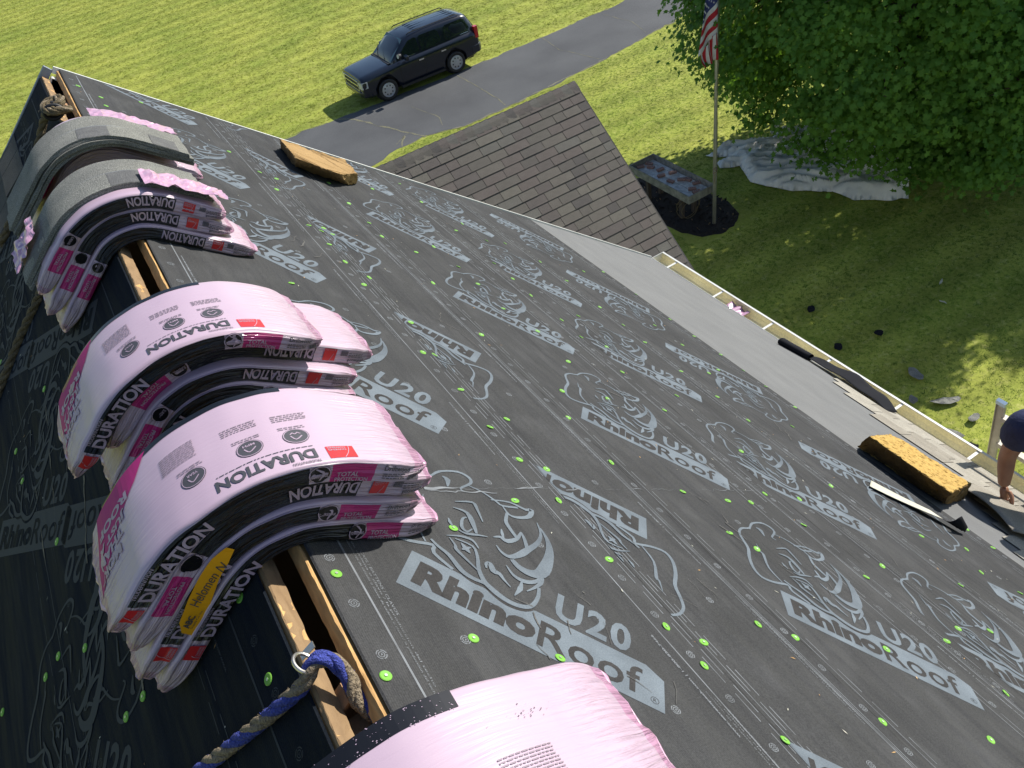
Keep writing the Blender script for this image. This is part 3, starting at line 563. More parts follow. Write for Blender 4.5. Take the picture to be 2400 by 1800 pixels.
# ---- green cap nails
CAPS = [(0.04,0.99),(0.03,0.74),(0.19,1.1),(0.8,1.57),(0.8,1.4),(0.88,1.36),(0.65,1.21),(0.81,1.21),(0.39,1.11),(0.8,0.97),(0.79,0.74),(0.87,0.68),(0.8,0.62),(0.25,0.79),(0.42,0.71),(1.21,1.41),(1.43,1.26),(1.26,2.78),(1.6,2.91),(1.6,3.11),(1.98,3.33),(1.98,3.13),(1.96,2.92),(0.88,2.28),(0.8,2.03),(0.85,2.03),(1.22,2.28),(1.58,2.64),(1.65,2.44),(1.97,2.65),(2.19,2.77),(1.96,2.47),(2.09,2.41),(1.62,2.16),(1.95,2.14),(1.36,1.88),(0.82,1.79),(1.23,1.68),(0.91,1.63),(1.6,1.86),(1.92,1.82),(2.18,1.98),(2.58,3.36),(2.56,2.78),(2.55,2.58),(2.53,2.27),(2.56,2.03),(2.56,3.0),(2.82,2.31),(2.56,3.63),(2.41,3.84),(2.22,3.78),(3.0,3.68),(3.31,3.81),(3.34,3.46),(2.96,2.9),(2.97,2.66),(3.32,2.86),(0.79,3.86),(0.87,3.83),(0.8,3.62),(0.8,3.17),(0.85,3.14),(0.88,3.19),(0.9,3.13),(0.82,2.97),(0.82,2.79),(0.88,2.67),(0.81,2.57),(0.46,2.44),(1.25,3.48),(1.24,3.3),(1.38,3.18),(1.58,3.35),(2.0,3.81),(1.25,3.75),(1.26,4.07),(1.62,4.24),(2.0,4.28),(2.01,4.63),(2.18,4.03),(3.32,3.09),(3.33,2.63),(3.33,2.44),(3.33,2.26),(3.33,2.04),(2.95,1.81),(2.99,2.38),(2.56,1.82),(2.14,1.54),(2.53,1.31),(1.63,1.21),(1.76,1.2),(1.92,1.25),(2.13,1.22),(1.93,1.07),(1.44,1.05),(1.93,0.8),(2.13,0.84),(2.53,0.7),(1.49,0.97),(1.13,0.7),(1.23,0.64),(1.58,0.54),(1.95,0.51),(2.12,0.54),(2.31,0.5),(1.23,0.37),(1.59,0.23),(0.84,0.41),(1.93,0.31),(3.01,0.87),(2.85,0.74),(3.31,0.86),(2.95,0.61),(2.75,0.97),(3.32,0.99)]
def cap_mesh():
    b = MB(); n = 16
    for (r1, z1), (r2, z2) in (((.0115, 0), (.0115, .0016)), ((.0115, .0016), (.0100, .0026)), ((.0100, .0026), (.0034, .0019)), ((.0034, .0019), (.0030, .0034))):
        v = [(math.cos(a) * r1, math.sin(a) * r1, z1) for a in np.arange(n) * 2 * math.pi / n] + [(math.cos(a) * r2, math.sin(a) * r2, z2) for a in np.arange(n) * 2 * math.pi / n]
        b.add(v, [(i, (i + 1) % n, n + (i + 1) % n, n + i) for i in range(n)])
    v = [(math.cos(a) * .0030, math.sin(a) * .0030, .0034) for a in np.arange(n) * 2 * math.pi / n]; b.add(v, [tuple(range(n))], 1)
    return me_('cap_nail', b.v, b.f, ('cap', 'nail'), b.mi)
capm = cap_mesh()
def nh(s): return .0124 if s < .893 else .0099 if s < 1.275 else .0074 if s < 2.055 else .0049 if s < 3.395 else .0024
for s, y in CAPS:
    s += .049; s = s + (.0 if s < 3.36 else -.01); o = ob('cap_nail', capm, house, MR @ Matrix.Translation((s, y, nh(s))) @ Matrix.Rotation(random.uniform(-.22, .22), 4, 'X') @ Matrix.Rotation(random.uniform(-.2, .2), 4, 'Y'))
for s, y in [(.11, 4.55), (.2, 4.45), (.2, 4.3), (.32, 4.1), (.33, 3.85), (.42, 4.62), (.75, 4.1)]:
    ob('cap_nail', capm, house, MR @ Matrix.Translation((s, y, nh(s))))
for s, y in [(.865, 2.589), (.854, 2.405), (.721, 1.947), (.688, 1.509), (.816, 1.607), (.894, 1.611), (1.152, 1.729), (.507, 1.192), (.584, 1.206), (1.054, 2.399), (.127, 1.086), (.137, .89), (.364, 1.13), (.874, 3.216), (.22, 4.2), (.3, 3.9), (.9, 3.6), (1.3, 2.9), (1.0, 3.0), (.62, 2.62)]:
    ob('cap_nail', capm, house, ML @ Matrix.Translation((s, -y, .0074)))
# chips and grit
b = MB()
for i in range(260):
    left = random.random() < .25; s = random.uniform(.1, 3.2) if not left else random.uniform(.09, .9); y = random.uniform(.3, 4.5)
    L_ = random.uniform(.002, .009); wd = random.uniform(.0008, .0018); a = random.random() * 3.14; n_ = (nh(s) if not left else .0074) + .0012
    pts = [(math.cos(a) * L_, math.sin(a) * L_), (-math.sin(a) * wd, math.cos(a) * wd), (-math.cos(a) * L_, -math.sin(a) * L_), (math.sin(a) * wd, -math.cos(a) * wd)]
    F = fL if left else fR; b.add([F(s + p, y + q, n_ + random.random() * .002) for p, q in pts], [(0, 1, 2, 3)], 0 if random.random() < .6 else 1)
b.build('wood_chips', ('cream', 'osb'), kind='stuff')
# rake trims
b = MB(); slab(b, .03, EAVE, Y1 - .012, Y1 + .002, -.02, .0150); b.build('rake_trim', 'white', house)
b = MB(); slab(b, .0, 5.2, Y1 - .014, Y1 + .012, -.03, .012, left=True); b.build('rake_trim', M('dull_rake_metal', (.22, .25, .29), rough=.5), house)
b = MB(); slab(b, .03, EAVE, Y1 - .06, Y1 - .012, -.2, -.034); slab(b, .03, EAVE, Y1 - .06, Y1 - .012, -.2, -.034, left=True); b.build('fascia', 'white', house)
# gutter along the eave
xe, ze = fR(EAVE, 0, 0).x, fR(EAVE, 0, 0).z
gp = [(xe - .012, ze + .004), (xe - .010, ze - .03), (xe + .002, ze - .068), (xe + .092, ze - .068), (xe + .112, ze - .040), (xe + .118, ze + .004), (xe + .132, ze + .006), (xe + .132, ze - .004), (xe + .122, ze - .008)]
b = MB(); ya, yb = Y0, 4.80; m = len(gp)
b.add([(x, ya, z) for x, z in gp] + [(x, yb, z) for x, z in gp], [(i, i + 1, m + i + 1, m + i) for i in range(m - 1)])
b.add([(x, yb, z) for x, z in gp[:6]], [(0, 1, 2, 3, 4, 5)], 1)
b.mi = [1 if i in (5, 6, 7) else 0 for i in range(m - 1)] + [1]
gut = b.build('gutter', ('gutterin', 'white'), house)
b = MB(); b.box(xe + .118, xe + .134, ya, yb + .004, ze + .0062, ze + .010); b.box(xe - .012, xe + .134, yb + .001, yb + .006, ze - .08, ze + .009); b.build('gutter_lip', 'white', gut)
b = MB(); slab(b, EAVE - .004, EAVE + .006, ya, yb, -.03, .006); b.build('drip_edge', 'white', house)
b = MB(); b.box(xe - .01, xe + .12, -.010, .010, ze - .006, ze + .001); hm = b.build('gutter_hanger', 'white', gut); hm.location.y = 4.60
for y in [4.0, 3.42, 2.83, 2.20, 1.62, 1.0, .3]:
    h2 = hm.copy(); link(h2); h2.parent = gut; h2.location.y = y
# ---- shingle tabs: shared meshes
def tab_mesh(w_, L_, t, mat, name='shingle', lift=.0):
    b = MB(); e = .0015
    # local x across, y up the slope, butt end at y=0 lifted
    v = [(0, 0, lift), (w_, 0, lift), (w_, L_, 0), (0, L_, 0), (e, 0, lift + t), (w_ - e, 0, lift + t), (w_ - e, L_, t * .4), (e, L_, t * .4)]
    b.add(v, [(0, 3, 2, 1), (4, 5, 6, 7), (0, 1, 5, 4), (1, 2, 6, 5), (2, 3, 7, 6), (3, 0, 4, 7)]); return me_(name, b.v, b.f, (mat,))
_tm = {}
def tabm(w_, L_, mat, name='shingle', t=.006, lift=.004):
    w_ = round(w_ / .02) * .02; k = (round(w_, 3), L_, mat, name, t, lift)
    if k not in _tm: _tm[k] = tab_mesh(w_ - .004, L_, t, mat, name, lift)
    return _tm[k], w_
# old shingles still on the left slope near the rake
cnt = 0
for r_ in range(14):
    s0 = .42 + r_ * .14; lim = 3.15 if s0 > .8 else 4.05
    ylo = max(3.55, 4.42 - r_ * .18) + random.uniform(-.06, .06); y = Y1 - .03
    while y > ylo:
        me, w_ = tabm(random.choice([.16, .2, .24, .28]), .17, 'shD', t=.007, lift=.006)
        # butt end faces down the slope (left): x axis of the tab runs along +y
        p = fL(s0 + .14, y - w_, .009); ex = Vector((0, 1, 0)); ey = Vector((CT, 0, ST_)); ez = ex.cross(ey); ez = -ez if ez.z < 0 else ez
        mw = Matrix.Identity(4); mw.col[0][:3] = ex; mw.col[1][:3] = ey; mw.col[2][:3] = ez; mw.col[3][:3] = p
        ob('shingle', me, house, mw); y -= w_; cnt += 1
# pale old shingles by the eave on the right slope
for r_ in range(11):
    s0 = 4.80 - r_ * .125; yhi = [2.62, 2.55, 2.38, 2.10, 1.42, 1.30, 1.22, 1.12, 1.02, .92, .82][r_]; y = yhi; n_ = .004 + r_ * .0
    while y > -.6:
        me, w_ = tabm(random.choice([.18, .24, .3]), .16, random.choice(['shP', 'shP2', 'shP']), t=.005, lift=.003)
        p = fR(s0 + .125, y, n_ + .003); ex = Vector((0, -1, 0)); ey = Vector((-CT, 0, ST_)); ez = ex.cross(ey); ez = -ez if ez.z < 0 else ez
        mw = Matrix.Identity(4); mw.col[0][:3] = ex; mw.col[1][:3] = ey; mw.col[2][:3] = ez; mw.col[3][:3] = p
        ob('shingle', me, house, mw); y -= w_
# ================================================================ GARAGE WING
gar = thing('garage_wing', 'lower wing with weathered brown shingled gable roof beyond the main rake', 'building')
GX, GY, GZ, GT = 6.27, 9.84, 6.70, R(38.9); gc, gs = math.cos(GT), math.sin(GT); GL = 4.3; GX0 = -3.0
def fG(x, s, n_=0., back=False):
    sg = 1 if back else -1; return Vector((x, GY + sg * (s * gc + n_ * gs), GZ - s * gs + n_ * gc))
b = MB(); b.box(GX0 + .3, GX - .3, GY - 3.0, GY + 3.0, 0, GZ - 2.7)
P = [(GY - 3.0, GZ - 2.7), (GY + 3.0, GZ - 2.7), (GY, GZ - .18)]
for x0, x1 in ((GX0 + .3, GX0 + .4), (GX - .4, GX - .3)):
    b.add([(x, y, z) for x in (x0, x1) for y, z in P], [(0, 1, 2), (5, 4, 3), (0, 3, 4, 1), (1, 4, 5, 2), (2, 5, 3, 0)])
b.build('wall', 'siding', gar)
for back in (False, True):
    b = MB(); v = [fG(x, s, n_, back) for n_ in (-.04, 0) for x in (GX0, GX) for s in (0, GL)]
    b.add(v, [(0, 1, 3, 2), (4, 6, 7, 5), (0, 4, 5, 1), (2, 3, 7, 6), (0, 2, 6, 4), (1, 5, 7, 3)]); b.build('roof_deck', 'shD' if not back else 'sh2', gar)
b = MB()
for back in (False, True):
    v = [fG(x, s, n_, back) for n_ in (-.22, -.006) for x in (GX + .002, GX + .025) for s in (0, GL)]
    b.add(v, [(0, 1, 3, 2), (4, 6, 7, 5), (0, 4, 5, 1), (2, 3, 7, 6), (0, 2, 6, 4), (1, 5, 7, 3)])
b.build('rake_trim', 'shD', gar)
e_ = .1446; rows = int((GL - .12) / e_); cand = []
for r_ in range(rows):
    s1 = .19 + (r_ + 1) * e_ if r_ else .19 + e_ * .62; s1 = .13 + (r_ + .55) * e_ if r_ == 0 else .13 + (r_ + .55) * e_
    x = GX - .003; first = True
    while x > GX0:
        w_ = random.choice([.22, .26, .28, .30, .32, .34, .38, .42, .18]) if not first else random.choice([.1, .16, .22, .3]); first = False
        me, w_ = tabm(w_, e_ + .02, 'sh%d' % random.choice([0, 0, 1, 1, 2, 3, 3, 4, 5, 5, 6, 7]), t=.008, lift=random.choice([.007, .009, .012]))
        x -= w_; p = fG(x + .002, s1, .002); ex = Vector((1, 0, 0)); ey = Vector((0, gc, gs)); ez = ex.cross(ey)
        mw = Matrix.Identity(4); mw.col[0][:3] = ex; mw.col[1][:3] = ey; mw.col[2][:3] = ez; mw.col[3][:3] = p
        # visible from the ridge of the main roof? (roughly: in front of the main rake line)
        vis = x > 3.1 + r_ * .16
        cand.append((me, mw, x if vis else -9))
cand.sort(key=lambda c: -c[2]); vis = [c for c in cand if c[2] > 0]
random.shuffle(vis); vis.sort(key=lambda c: -c[1].col[3][0] + .35 * (GY - c[1].col[3][1]))
for me, mw, _ in vis[:300]: ob('shingle', me, gar, mw)
rest = vis[300:] + [c for c in cand if c[2] < 0]; b = MB(); nm = ['sh%d' % i for i in range(8)]
for me, mw, _ in rest: b.add([mw @ v.co for v in me.vertices], [tuple(p.vertices) for p in me.polygons], nm.index([k for k, v in MT.items() if v == me.materials[0]][0]))
b.build('shingle_field', nm, gar, kind='stuff')
# ridge caps
def capshape(w_, h0, h1):
    b = MB(); prof = [(-1, .17), (-1, .085), (-1, .02), (1, .02), (1, .085), (1, .17)]; V = []
    for x, hh in ((0, h0), (w_, h1)):
        for sg, s in prof:
            n_ = hh - (.012 if s == .02 else 0); V.append((x, sg * (s * gc + n_ * gs), -s * gs + n_ * gc))
    b.add(V, [(i, i + 6, i + 7, i + 1) for i in range(5)] + [(0, 1, 2, 3, 4, 5), (11, 10, 9, 8, 7, 6)]); return b
cb = capshape(.17, .006, .018)
cms = [me_('ridge_cap', cb.v, cb.f, ('sh%d' % i,)) for i in (0, 1, 2, 3, 5, 6, 7)]
x = GX - .155
while x > 2.2:
    ob('ridge_cap', random.choice(cms), gar, Matrix.Translation((x, GY, GZ + .004 + random.uniform(0, .002)))); x -= .142
# ================================================================ SHINGLE BUNDLES bent over the ridge
class Bend:
    def __init__(s, d, y, L, W=.25, t=.052, shift=0., yaw=0., seed=0, r0=.12, crush=1.):
        s.d = d + .0135; s.y = y; s.L = L; s.W = W; s.t = t; s.sh = shift; s.yaw = R(yaw); s.seed = seed; s.r0 = r0; s.crush = crush
        s.Ra = r0 + d + t / 2; s.ua = s.Ra * TH
    def nz(s, x, y, z): return noise.noise(Vector((x, y, z + s.seed * 7.31)))
    def pos(s, u, v, n):
        """u along the bundle, v across it (minus is towards the camera), n height 0..t"""
        fr = n / s.t; e = max(0., (abs(u) - (s.L / 2 - .085)) / .085); e = min(e, 1.2)
        n2 = n + fr * (.0032 * s.nz(u * 5, v * 6, 0) + .0015 * s.nz(u * 22, v * 9, 3)); sv = v / (s.W / 2)
        v2 = v + sv * (.006 * s.nz(u * 6, n * 25, 5) + .003 * s.nz(u * 17, n * 60, 9)) + .004 * s.nz(u * 3, 0, 11)
        n2 = s.t / 2 + (n2 - s.t / 2) * (1 - .52 * s.crush * e ** 1.8); v2 *= 1 - .13 * s.crush * e ** 2; v2 += sv * .0016 * s.crush * s.nz(u * 4, n * 105, 31)
        n2 += e * s.crush * (.006 * s.nz(u * 26, v * 34, 2) + .003 * s.nz(u * 50, v * 80, 4)); u2 = u + e * .010 * s.nz(v * 18, n * 40, 8)
        c, q = math.cos(s.yaw), math.sin(s.yaw); U = u2 * c - v2 * q + s.sh; V = u2 * q + v2 * c
        N = s.d + n2; sg = 1 if U > 0 else -1; a = abs(U)
        cz = AZ0 - s.r0 / CT
        if a < s.ua: g = U / s.Ra; return Vector((AX + (s.r0 + N) * math.sin(g), s.y + V, cz + (s.r0 + N) * math.cos(g)))
        a -= s.ua; return Vector((AX + sg * ((s.r0 + N) * ST_ + a * CT), s.y + V, cz + (s.r0 + N) * CT - a * ST_))
def perim(W, t, r=.008):
    P = []; hw = W / 2
    for v in np.linspace(-hw + r, hw - r, 15): P.append((v, t, 'top'))
    for a in (.5, 1.05): P.append((hw - r + r * math.sin(a), t - r + r * math.cos(a), 'top'))
    for n_ in np.linspace(t - r, r, 6): P.append((hw, n_, 'back'))
    for a in (.5, 1.05): P.append((hw - r + r * math.cos(a), r - r * math.sin(a), 'back'))
    for v in np.linspace(hw - r, -hw + r, 8): P.append((v, 0, 'bot'))
    for a in (.5, 1.05): P.append((-hw + r - r * math.sin(a), r - r * math.cos(a), 'front'))
    for n_ in np.linspace(r, t - r, 11): P.append((-hw, n_, 'front'))
    for a in (.5, 1.05): P.append((-hw + r - r * math.cos(a), t - r + r * math.sin(a), 'top'))
    return P
FM = ['pink', 'black', 'magenta', 'pink_end', 'ink_red']
def wrapper(B, zones, parent, name='wrapper', u0=None, u1=None):
    """zones: {face: [(u0,u1,material)]}; builds the closed plastic sleeve"""
    P = perim(B.W, B.t); m = len(P); lo = -B.L / 2 if u0 is None else u0; hi = B.L / 2 if u1 is None else u1
    us = list(np.arange(math.ceil(lo * 100) / 100, hi, .01)); us = [lo] + [u for u in us if lo + .003 < u < hi - .003] + [hi]
    V = []; F = []; MI = []; UV = []; WR = []; per = [0.]
    for i in range(1, m + 1): per.append(per[-1] + math.dist(P[i % m][:2], P[i - 1][:2]))
    for u in us:
        for v, n_, f in P: V.append(B.pos(u, v, n_)); e = max(0, (abs(u) - (B.L / 2 - .17)) / .17); WR.append((.07 if f == 'top' else .9) + (.9 if f == 'top' else 1.3) * e ** 1.5)
    for i in range(len(us) - 1):
        um = (us[i] + us[i + 1]) / 2
        for j in range(m):
            k = (j + 1) % m; F.append((i * m + j, i * m + k, (i + 1) * m + k, (i + 1) * m + j)[::-1]); f = P[j][2] if P[j][2] == P[k][2] else ('top' if 'top' in (P[j][2], P[k][2]) else P[j][2])
            mt = 'pink'
            for a, b_, q in zones.get(f, []):
                if a <= um < b_: mt = q
            if abs(um) > B.L / 2 - .022 and mt == 'pink': mt = 'pink_end'
            MI.append(FM.index(mt)); UV.append([(us[i + 1], per[j]), (us[i + 1], per[j + 1]), (us[i], per[j + 1]), (us[i], per[j])])
    # gathered end caps
    for end, i in ((0, 0), (1, len(us) - 1)):
        sgn = -1 if end == 0 else 1; base = i * m; k0 = len(V)
        for ring_, (sh, ex) in enumerate(((.62, .010), (.25, .013))):
            for j, (v, n_, f) in enumerate(P):
                vv = v * (1 - (1 - sh) * .12); nn = B.t / 2 + (n_ - B.t / 2) * sh
                q = B.nz(v * 45, n_ * 90, 20 + end) * .007; V.append(B.pos(us[i] + sgn * (ex + q), vv, nn)); WR.append(2.2)
        c = len(V)
        for ring_ in (0, 1):
            a0 = base if ring_ == 0 else k0; b0 = k0 if ring_ == 0 else k0 + m
            for j in range(m):
                k = (j + 1) % m; q = (a0 + j, a0 + k, b0 + k, b0 + j); F.append(q if end == 0 else q[::-1]); MI.append(3); UV.append([(us[i], per[j])] * 4)
        F.append(tuple(k0 + m + j for j in range(m))[::(1 if end == 0 else -1)]); MI.append(3); UV.append([(us[i], 0)] * m)
    me = me_(name, V, F, FM, MI, True); ul = me.uv_layers.new(name='uv'); flat = [c for q in UV for p in q for c in p]; ul.data.foreach_set('uv', flat)
    at_ = me.attributes.new('wrinkle', 'FLOAT', 'POINT'); at_.data.foreach_set('value', WR)
    return ob(name, me, parent)
def cutmesh(v, f, step=.012):
    bm = bmesh.new(); vs = [bm.verts.new((x, y, 0)) for x, y in v]
    for q in f:
        try: bm.faces.new([vs[i] for i in q])
        except ValueError: pass
    x0, x1 = min(p[0] for p in v), max(p[0] for p in v)
    for x in np.arange(x0 + step, x1, step): bmesh.ops.bisect_plane(bm, geom=bm.verts[:] + bm.edges[:] + bm.faces[:], plane_co=(x, 0, 0), plane_no=(1, 0, 0))
    bm.verts.index_update(); o = [(p.co.x, p.co.y) for p in bm.verts]; g = [tuple(q.index for q in p.verts) for p in bm.faces]; bm.free(); return o, g
class Dec:
    """flat print laid on one face of a bundle"""
    def __init__(s, B, face): s.B = B; s.face = face; s.b = MB()
    def put(s, v, f, mi, off):
        v, f = cutmesh(v, f); B = s.B
        if s.face == 'top': P = [B.pos(x, y, B.t + off) for x, y in v]
        else: P = [B.pos(x, -B.W / 2 - off - .0009, y) for x, y in v]
        s.b.add(P, f, mi)
    def rect(s, x0, x1, y0, y1, mi, off=.0009): 
        n = max(1, int((y1 - y0) / .012)); ys = np.linspace(y0, y1, n + 1); v = [(x, y) for y in ys for x in (x0, x1)]
        s.put(v, [(2 * i, 2 * i + 1, 2 * i + 3, 2 * i + 2) for i in range(n)], mi, off)
    def text(s, t, x0, x1, y0, y1, mi, rot=False, off=.0016, **kw):
        v, f = textfit(t, x0, y0, x1 - x0, y1 - y0, rot180=rot, **kw); s.put([tuple(p) for p in v], f, mi, off)
    def disc(s, x, y, r, mi, off, r2=0, k=18):
        a = np.arange(k) * 2 * math.pi / k; v = [(x + math.cos(t) * r, y + math.sin(t) * r) for t in a]
        if r2: v += [(x + math.cos(t) * r2, y + math.sin(t) * r2) for t in a]; s.put(v, [(i, (i + 1) % k, k + (i + 1) % k, k + i) for i in range(k)], mi, off)
        else: s.put(v, [tuple(range(k))], mi, off)
    def para(s, x0, x1, y0, y1, rows, mi, off=.0013):
        """a block of very small lines of print"""
        h = (y1 - y0) / rows
        for r_ in range(rows):
            x = x0
            while x < x1 - .002:
                w_ = random.uniform(.003, .011); s.put([(x, y0 + r_ * h), (min(x1, x + w_), y0 + r_ * h), (min(x1, x + w_), y0 + r_ * h + h * .42), (x, y0 + r_ * h + h * .42)], [(0, 1, 2, 3)], mi, off); x += w_ + .0018
    def done(s, name, parent): return s.b.build(name, INK, parent)
INK = ('ink_pink', 'ink_grey', 'ink_soft', 'ink_red', 'ink_magenta', 'ink_orange', 'black')
def logo_oc(D, x0, x1, y0, y1, rot):
    D.rect(x0, x1, y0, y1, 3); w_, h = x1 - x0, y1 - y0
    ya, yb = (y0 + h * .08, y0 + h * .40) if not rot else (y0 + h * .60, y0 + h * .92); xa, xb = (x0 + w_ * .30, x1 - w_ * .05) if not rot else (x0 + w_ * .05, x1 - w_ * .30)
    m_ = (ya + yb) / 2; a, b_ = ('CORNING', 'OWENS') if not rot else ('OWENS', 'CORNING')
    D.text(a, xa, xb, ya, m_ - h * .02, 0, rot, bold=.01); D.text(b_, xa, xb, m_ + h * .02, yb, 0, rot, bold=.01)
    t = np.linspace(0, 1, 9); P = [(x0 + w_ * (.18 + .3 * q * q), y0 + h * q) for q in t] if not rot else [(x1 - w_ * (.18 + .3 * q * q), y1 - h * q) for q in t]
    v, f = strip2d(P, (.0012, .0012)); D.put([tuple(p) for p in v], f, 0, .0016)
def front_prints(B, kind, parent, off=0., sticker=False):
    D = Dec(B, 'front'); t = B.t
    if kind == 'A':
        D.text('DURATION', -.262 + off, -.075 + off, t * .10, t * .66, 0, False, bold=.03, spacing=1.0)
        D.text('TRUDEFINITION', -.262 + off, -.19 + off, t * .72, t * .86, 0, False, bold=.01)
        logo_oc(D, -.322 + off, -.286 + off, t * .14, t * .78, False)
        D.disc(.128 + off, t * .5, .021, 6, .0010); D.disc(.128 + off, t * .5, .0205, 0, .0014, .0180)
        D.text('SURENAIL', .112 + off, .144 + off, t * .38, t * .52, 0, False, bold=.02, off=.0018)
        v, f = strip2d([(.120 + off, t * .78), (.128 + off, t * .68), (.134 + off, t * .56), (.128 + off, t * .2)], (.002, .005, .003)); D.put([tuple(p) for p in v], f, 0, .0018)
        D.text('TOTAL', .160 + off, .205 + off, t * .32, t * .52, 0, False, bold=.02); D.text('PROTECTION', .158 + off, .228 + off, t * .10, t * .28, 0, False, bold=.02)
        D.text('Driftwood', .258 + off, .318 + off, t * .58, t * .80, 1, False, bold=.02); D.para(.258 + off, .31 + off, t * .25, t * .52, 3, 1)
        for q in range(9): D.rect(.318 + off + q * .0026, .3195 + off + q * .0026 + (.0006 if q % 3 else .0), t * .16, t * .42, 1)
    if kind == 'B':
        D.text('DURATION', .050 + off, .185 + off, t * .22, t * .80, 0, True, bold=.03, spacing=1.0)
        logo_oc(D, .215 + off, .252 + off, t * .2, t * .85, True)
        D.text('Driftwood', .292 + off, .345 + off, t * .18, t * .36, 1, True, bold=.02); D.para(.29 + off, .34 + off, t * .45, t * .75, 3, 1)
        for q in range(9): D.rect(.266 + off + q * .0024, .2675 + off + q * .0024, t * .5, t * .8, 1)
        D.disc(-.150, t * .5, .0205, 6, .0010); D.disc(-.150, t * .5, .020, 0, .0014, .0175); D.text('SURENAIL', -.164, -.136, t * .42, t * .56, 0, True, off=.0018)
        D.text('TOTAL', -.245, -.20, t * .50, t * .68, 0, True, bold=.02); D.text('PROTECTION', -.262, -.19, t * .28, t * .44, 0, True, bold=.02)
    D.done('printed_lettering', parent)['kind'] = 'stuff'
def zonesA(off=0.): return {'front': [(-.275 + off, .115 + off, 'black'), (.150 + off, .240 + off, 'magenta')], 'bot': [(-.275 + off, .115 + off, 'black')], 'back': [(-.26, .13, 'black')]}
def zonesB(off=0.): return {'front': [(-.13, .195 + off, 'black'), (-.272, -.180, 'magenta')], 'bot': [(-.13, .195 + off, 'black')], 'back': [(-.26, .13, 'black')]}
def top_prints(B, parent, speck=False):
    D = Dec(B, 'top'); W = B.W / 2
    D.text('DURATION', -.035, .130, -W + .020, -W + .048, 1, True, bold=.035); D.text('TRUDEFINITION', .085, .132, -W + .008, -W + .0145, 1, True, bold=.01)
    logo_oc(D, .148, .198, -W + .012, -W + .048, True)
    D.para(-.03, .13, -W + .056, -W + .060, 1, 1)
    for x, w1, w2 in ((-.062, '50', 'YEAR'), (.035, '130', 'MPH'), (.112, 'LL', 'W')):
        D.disc(x, -W + .093, .0225, 1, .0010); D.disc(x, -W + .093, .0213, 0, .0014, .0198)
        D.text(w2, x - .010, x + .010, -W + .098, -W + .104, 0, True, off=.0017, bold=.02); v, f = strip2d([(x - .009, -W + .094), (x - .002, -W + .082), (x + .010, -W + .092)], (.0022, .0022)); D.put([tuple(p) for p in v], f, 0, .0017)
        D.para(x - .024, x + .022, -W + .117, -W + .127, 2, 2)
    D.para(-.11, -.045, -W + .145, -W + .195, 9, 2); D.para(.0, .06, -W + .15, -W + .172, 4, 2); D.para(.085, .145, -W + .145, -W + .167, 4, 2)
    # magenta slogan panel on the left end
    pv = [(-.350, -.060), (-.165, W - .055), (-.128, W - .006), (-.30, W - .006), (-.342, .01)]
    D.put(pv, [(0, 1, 2, 3, 4)][:1] and [(4, 3, 2, 1, 0)], 4, .0010)
    for i, t_ in enumerate(('MORE', 'THAN', 'JUST A', 'ROOF')):
        y0 = -.034 + i * .030; D.text(t_, -.333 + i * .010, -.236 + i * .016, y0, y0 + .024, 0, True, bold=.045, off=.0018)
    # dark edge band along the back
    D.rect(-.27, .125, W - .016, W - .002, 6)
    if speck:
        for i in range(240): 
            x = random.uniform(-.27, .125); y = random.uniform(W - .022, W - .002); q = random.uniform(.0006, .0022); D.put([(x - q, y), (x, y - q), (x + q, y), (x, y + q)], [(0, 1, 2, 3)], 0 if random.random() < .8 else 1, .0018)
    D.done('printed_panel', parent)
def bundle(label, group, B, kind, off=0., top=False, speck=False, extra=None, u0=None, u1=None):
    t = thing('shingle_bundle', label, 'shingle bundle', group=group)
    z = zonesA(off) if kind in ('A', 'P') else zonesB(off)
    if kind == 'P': z = {'front': [(-.3, -.2, 'magenta')], 'back': []}
    wrapper(B, z, t, u0=u0, u1=u1)
    if kind in 'AB': front_prints(B, kind, t, off)
    if top: top_prints(B, t, speck)
    if extra: extra(B, t)
    return t
G1 = 'pink bundles bent over the ridge'
def sticker(B, t):
    b = MB(); P = [(-.200, .036), (-.225, .020), (-.232, -.006), (-.19, -.012), (-.05, .022), (-.024, .034), (-.028, .052), (-.055, .054)]
    v = [(x, y) for x, y in P]; D = Dec(B, 'front'); D.put([(x, y) for x, y in v], [tuple(range(len(v)))], 5, .0048)
    D.text('ABC', -.212, -.180, .012, .026, 1, False, bold=.03, off=.0058); D.text('Supply Co. Inc.', -.212, -.165, .004, .0095, 1, False, off=.0058)
    D.text('Helomen N', -.158, -.052, .018, .037, 1, False, off=.0058, shear=.3); D.done('orange_delivery_sticker', t)
# nearest stack (bottom edge of the picture)
def near_top(B, t):
    D = Dec(B, 'top'); W = B.W / 2
    D.rect(-.32, .115, W - .030, W - .001, 6)
    for i in range(240):
        x = random.uniform(-.32, .115); y = W - .001 - abs(random.gauss(0, 1)) ** 1 * .010 if random.random() < .5 else W - .032 + abs(random.gauss(0, .006)); y = min(W - .001, max(W - .034, y)); q = random.uniform(.0003, .0013)
        D.put([(x - q, y), (x, y - q * .7), (x + q, y), (x, y + q * .8)], [(0, 1, 2, 3)], 0 if random.random() < .85 else 1, .0018)
    D.para(.12, .20, W - .165, W - .118, 9, 2); D.para(.02, .10, -W + .01, -W + .05, 9, 2)
    for i in range(30): x = random.gauss(.20, .02); y = random.gauss(W - .07, .006); q = random.uniform(.0004, .0013); D.put([(x - q, y), (x, y - q), (x + q, y), (x, y + q)], [(0, 1, 2, 3)], 1, .0016)
    D.done('printed_panel', t)
S0y = .424
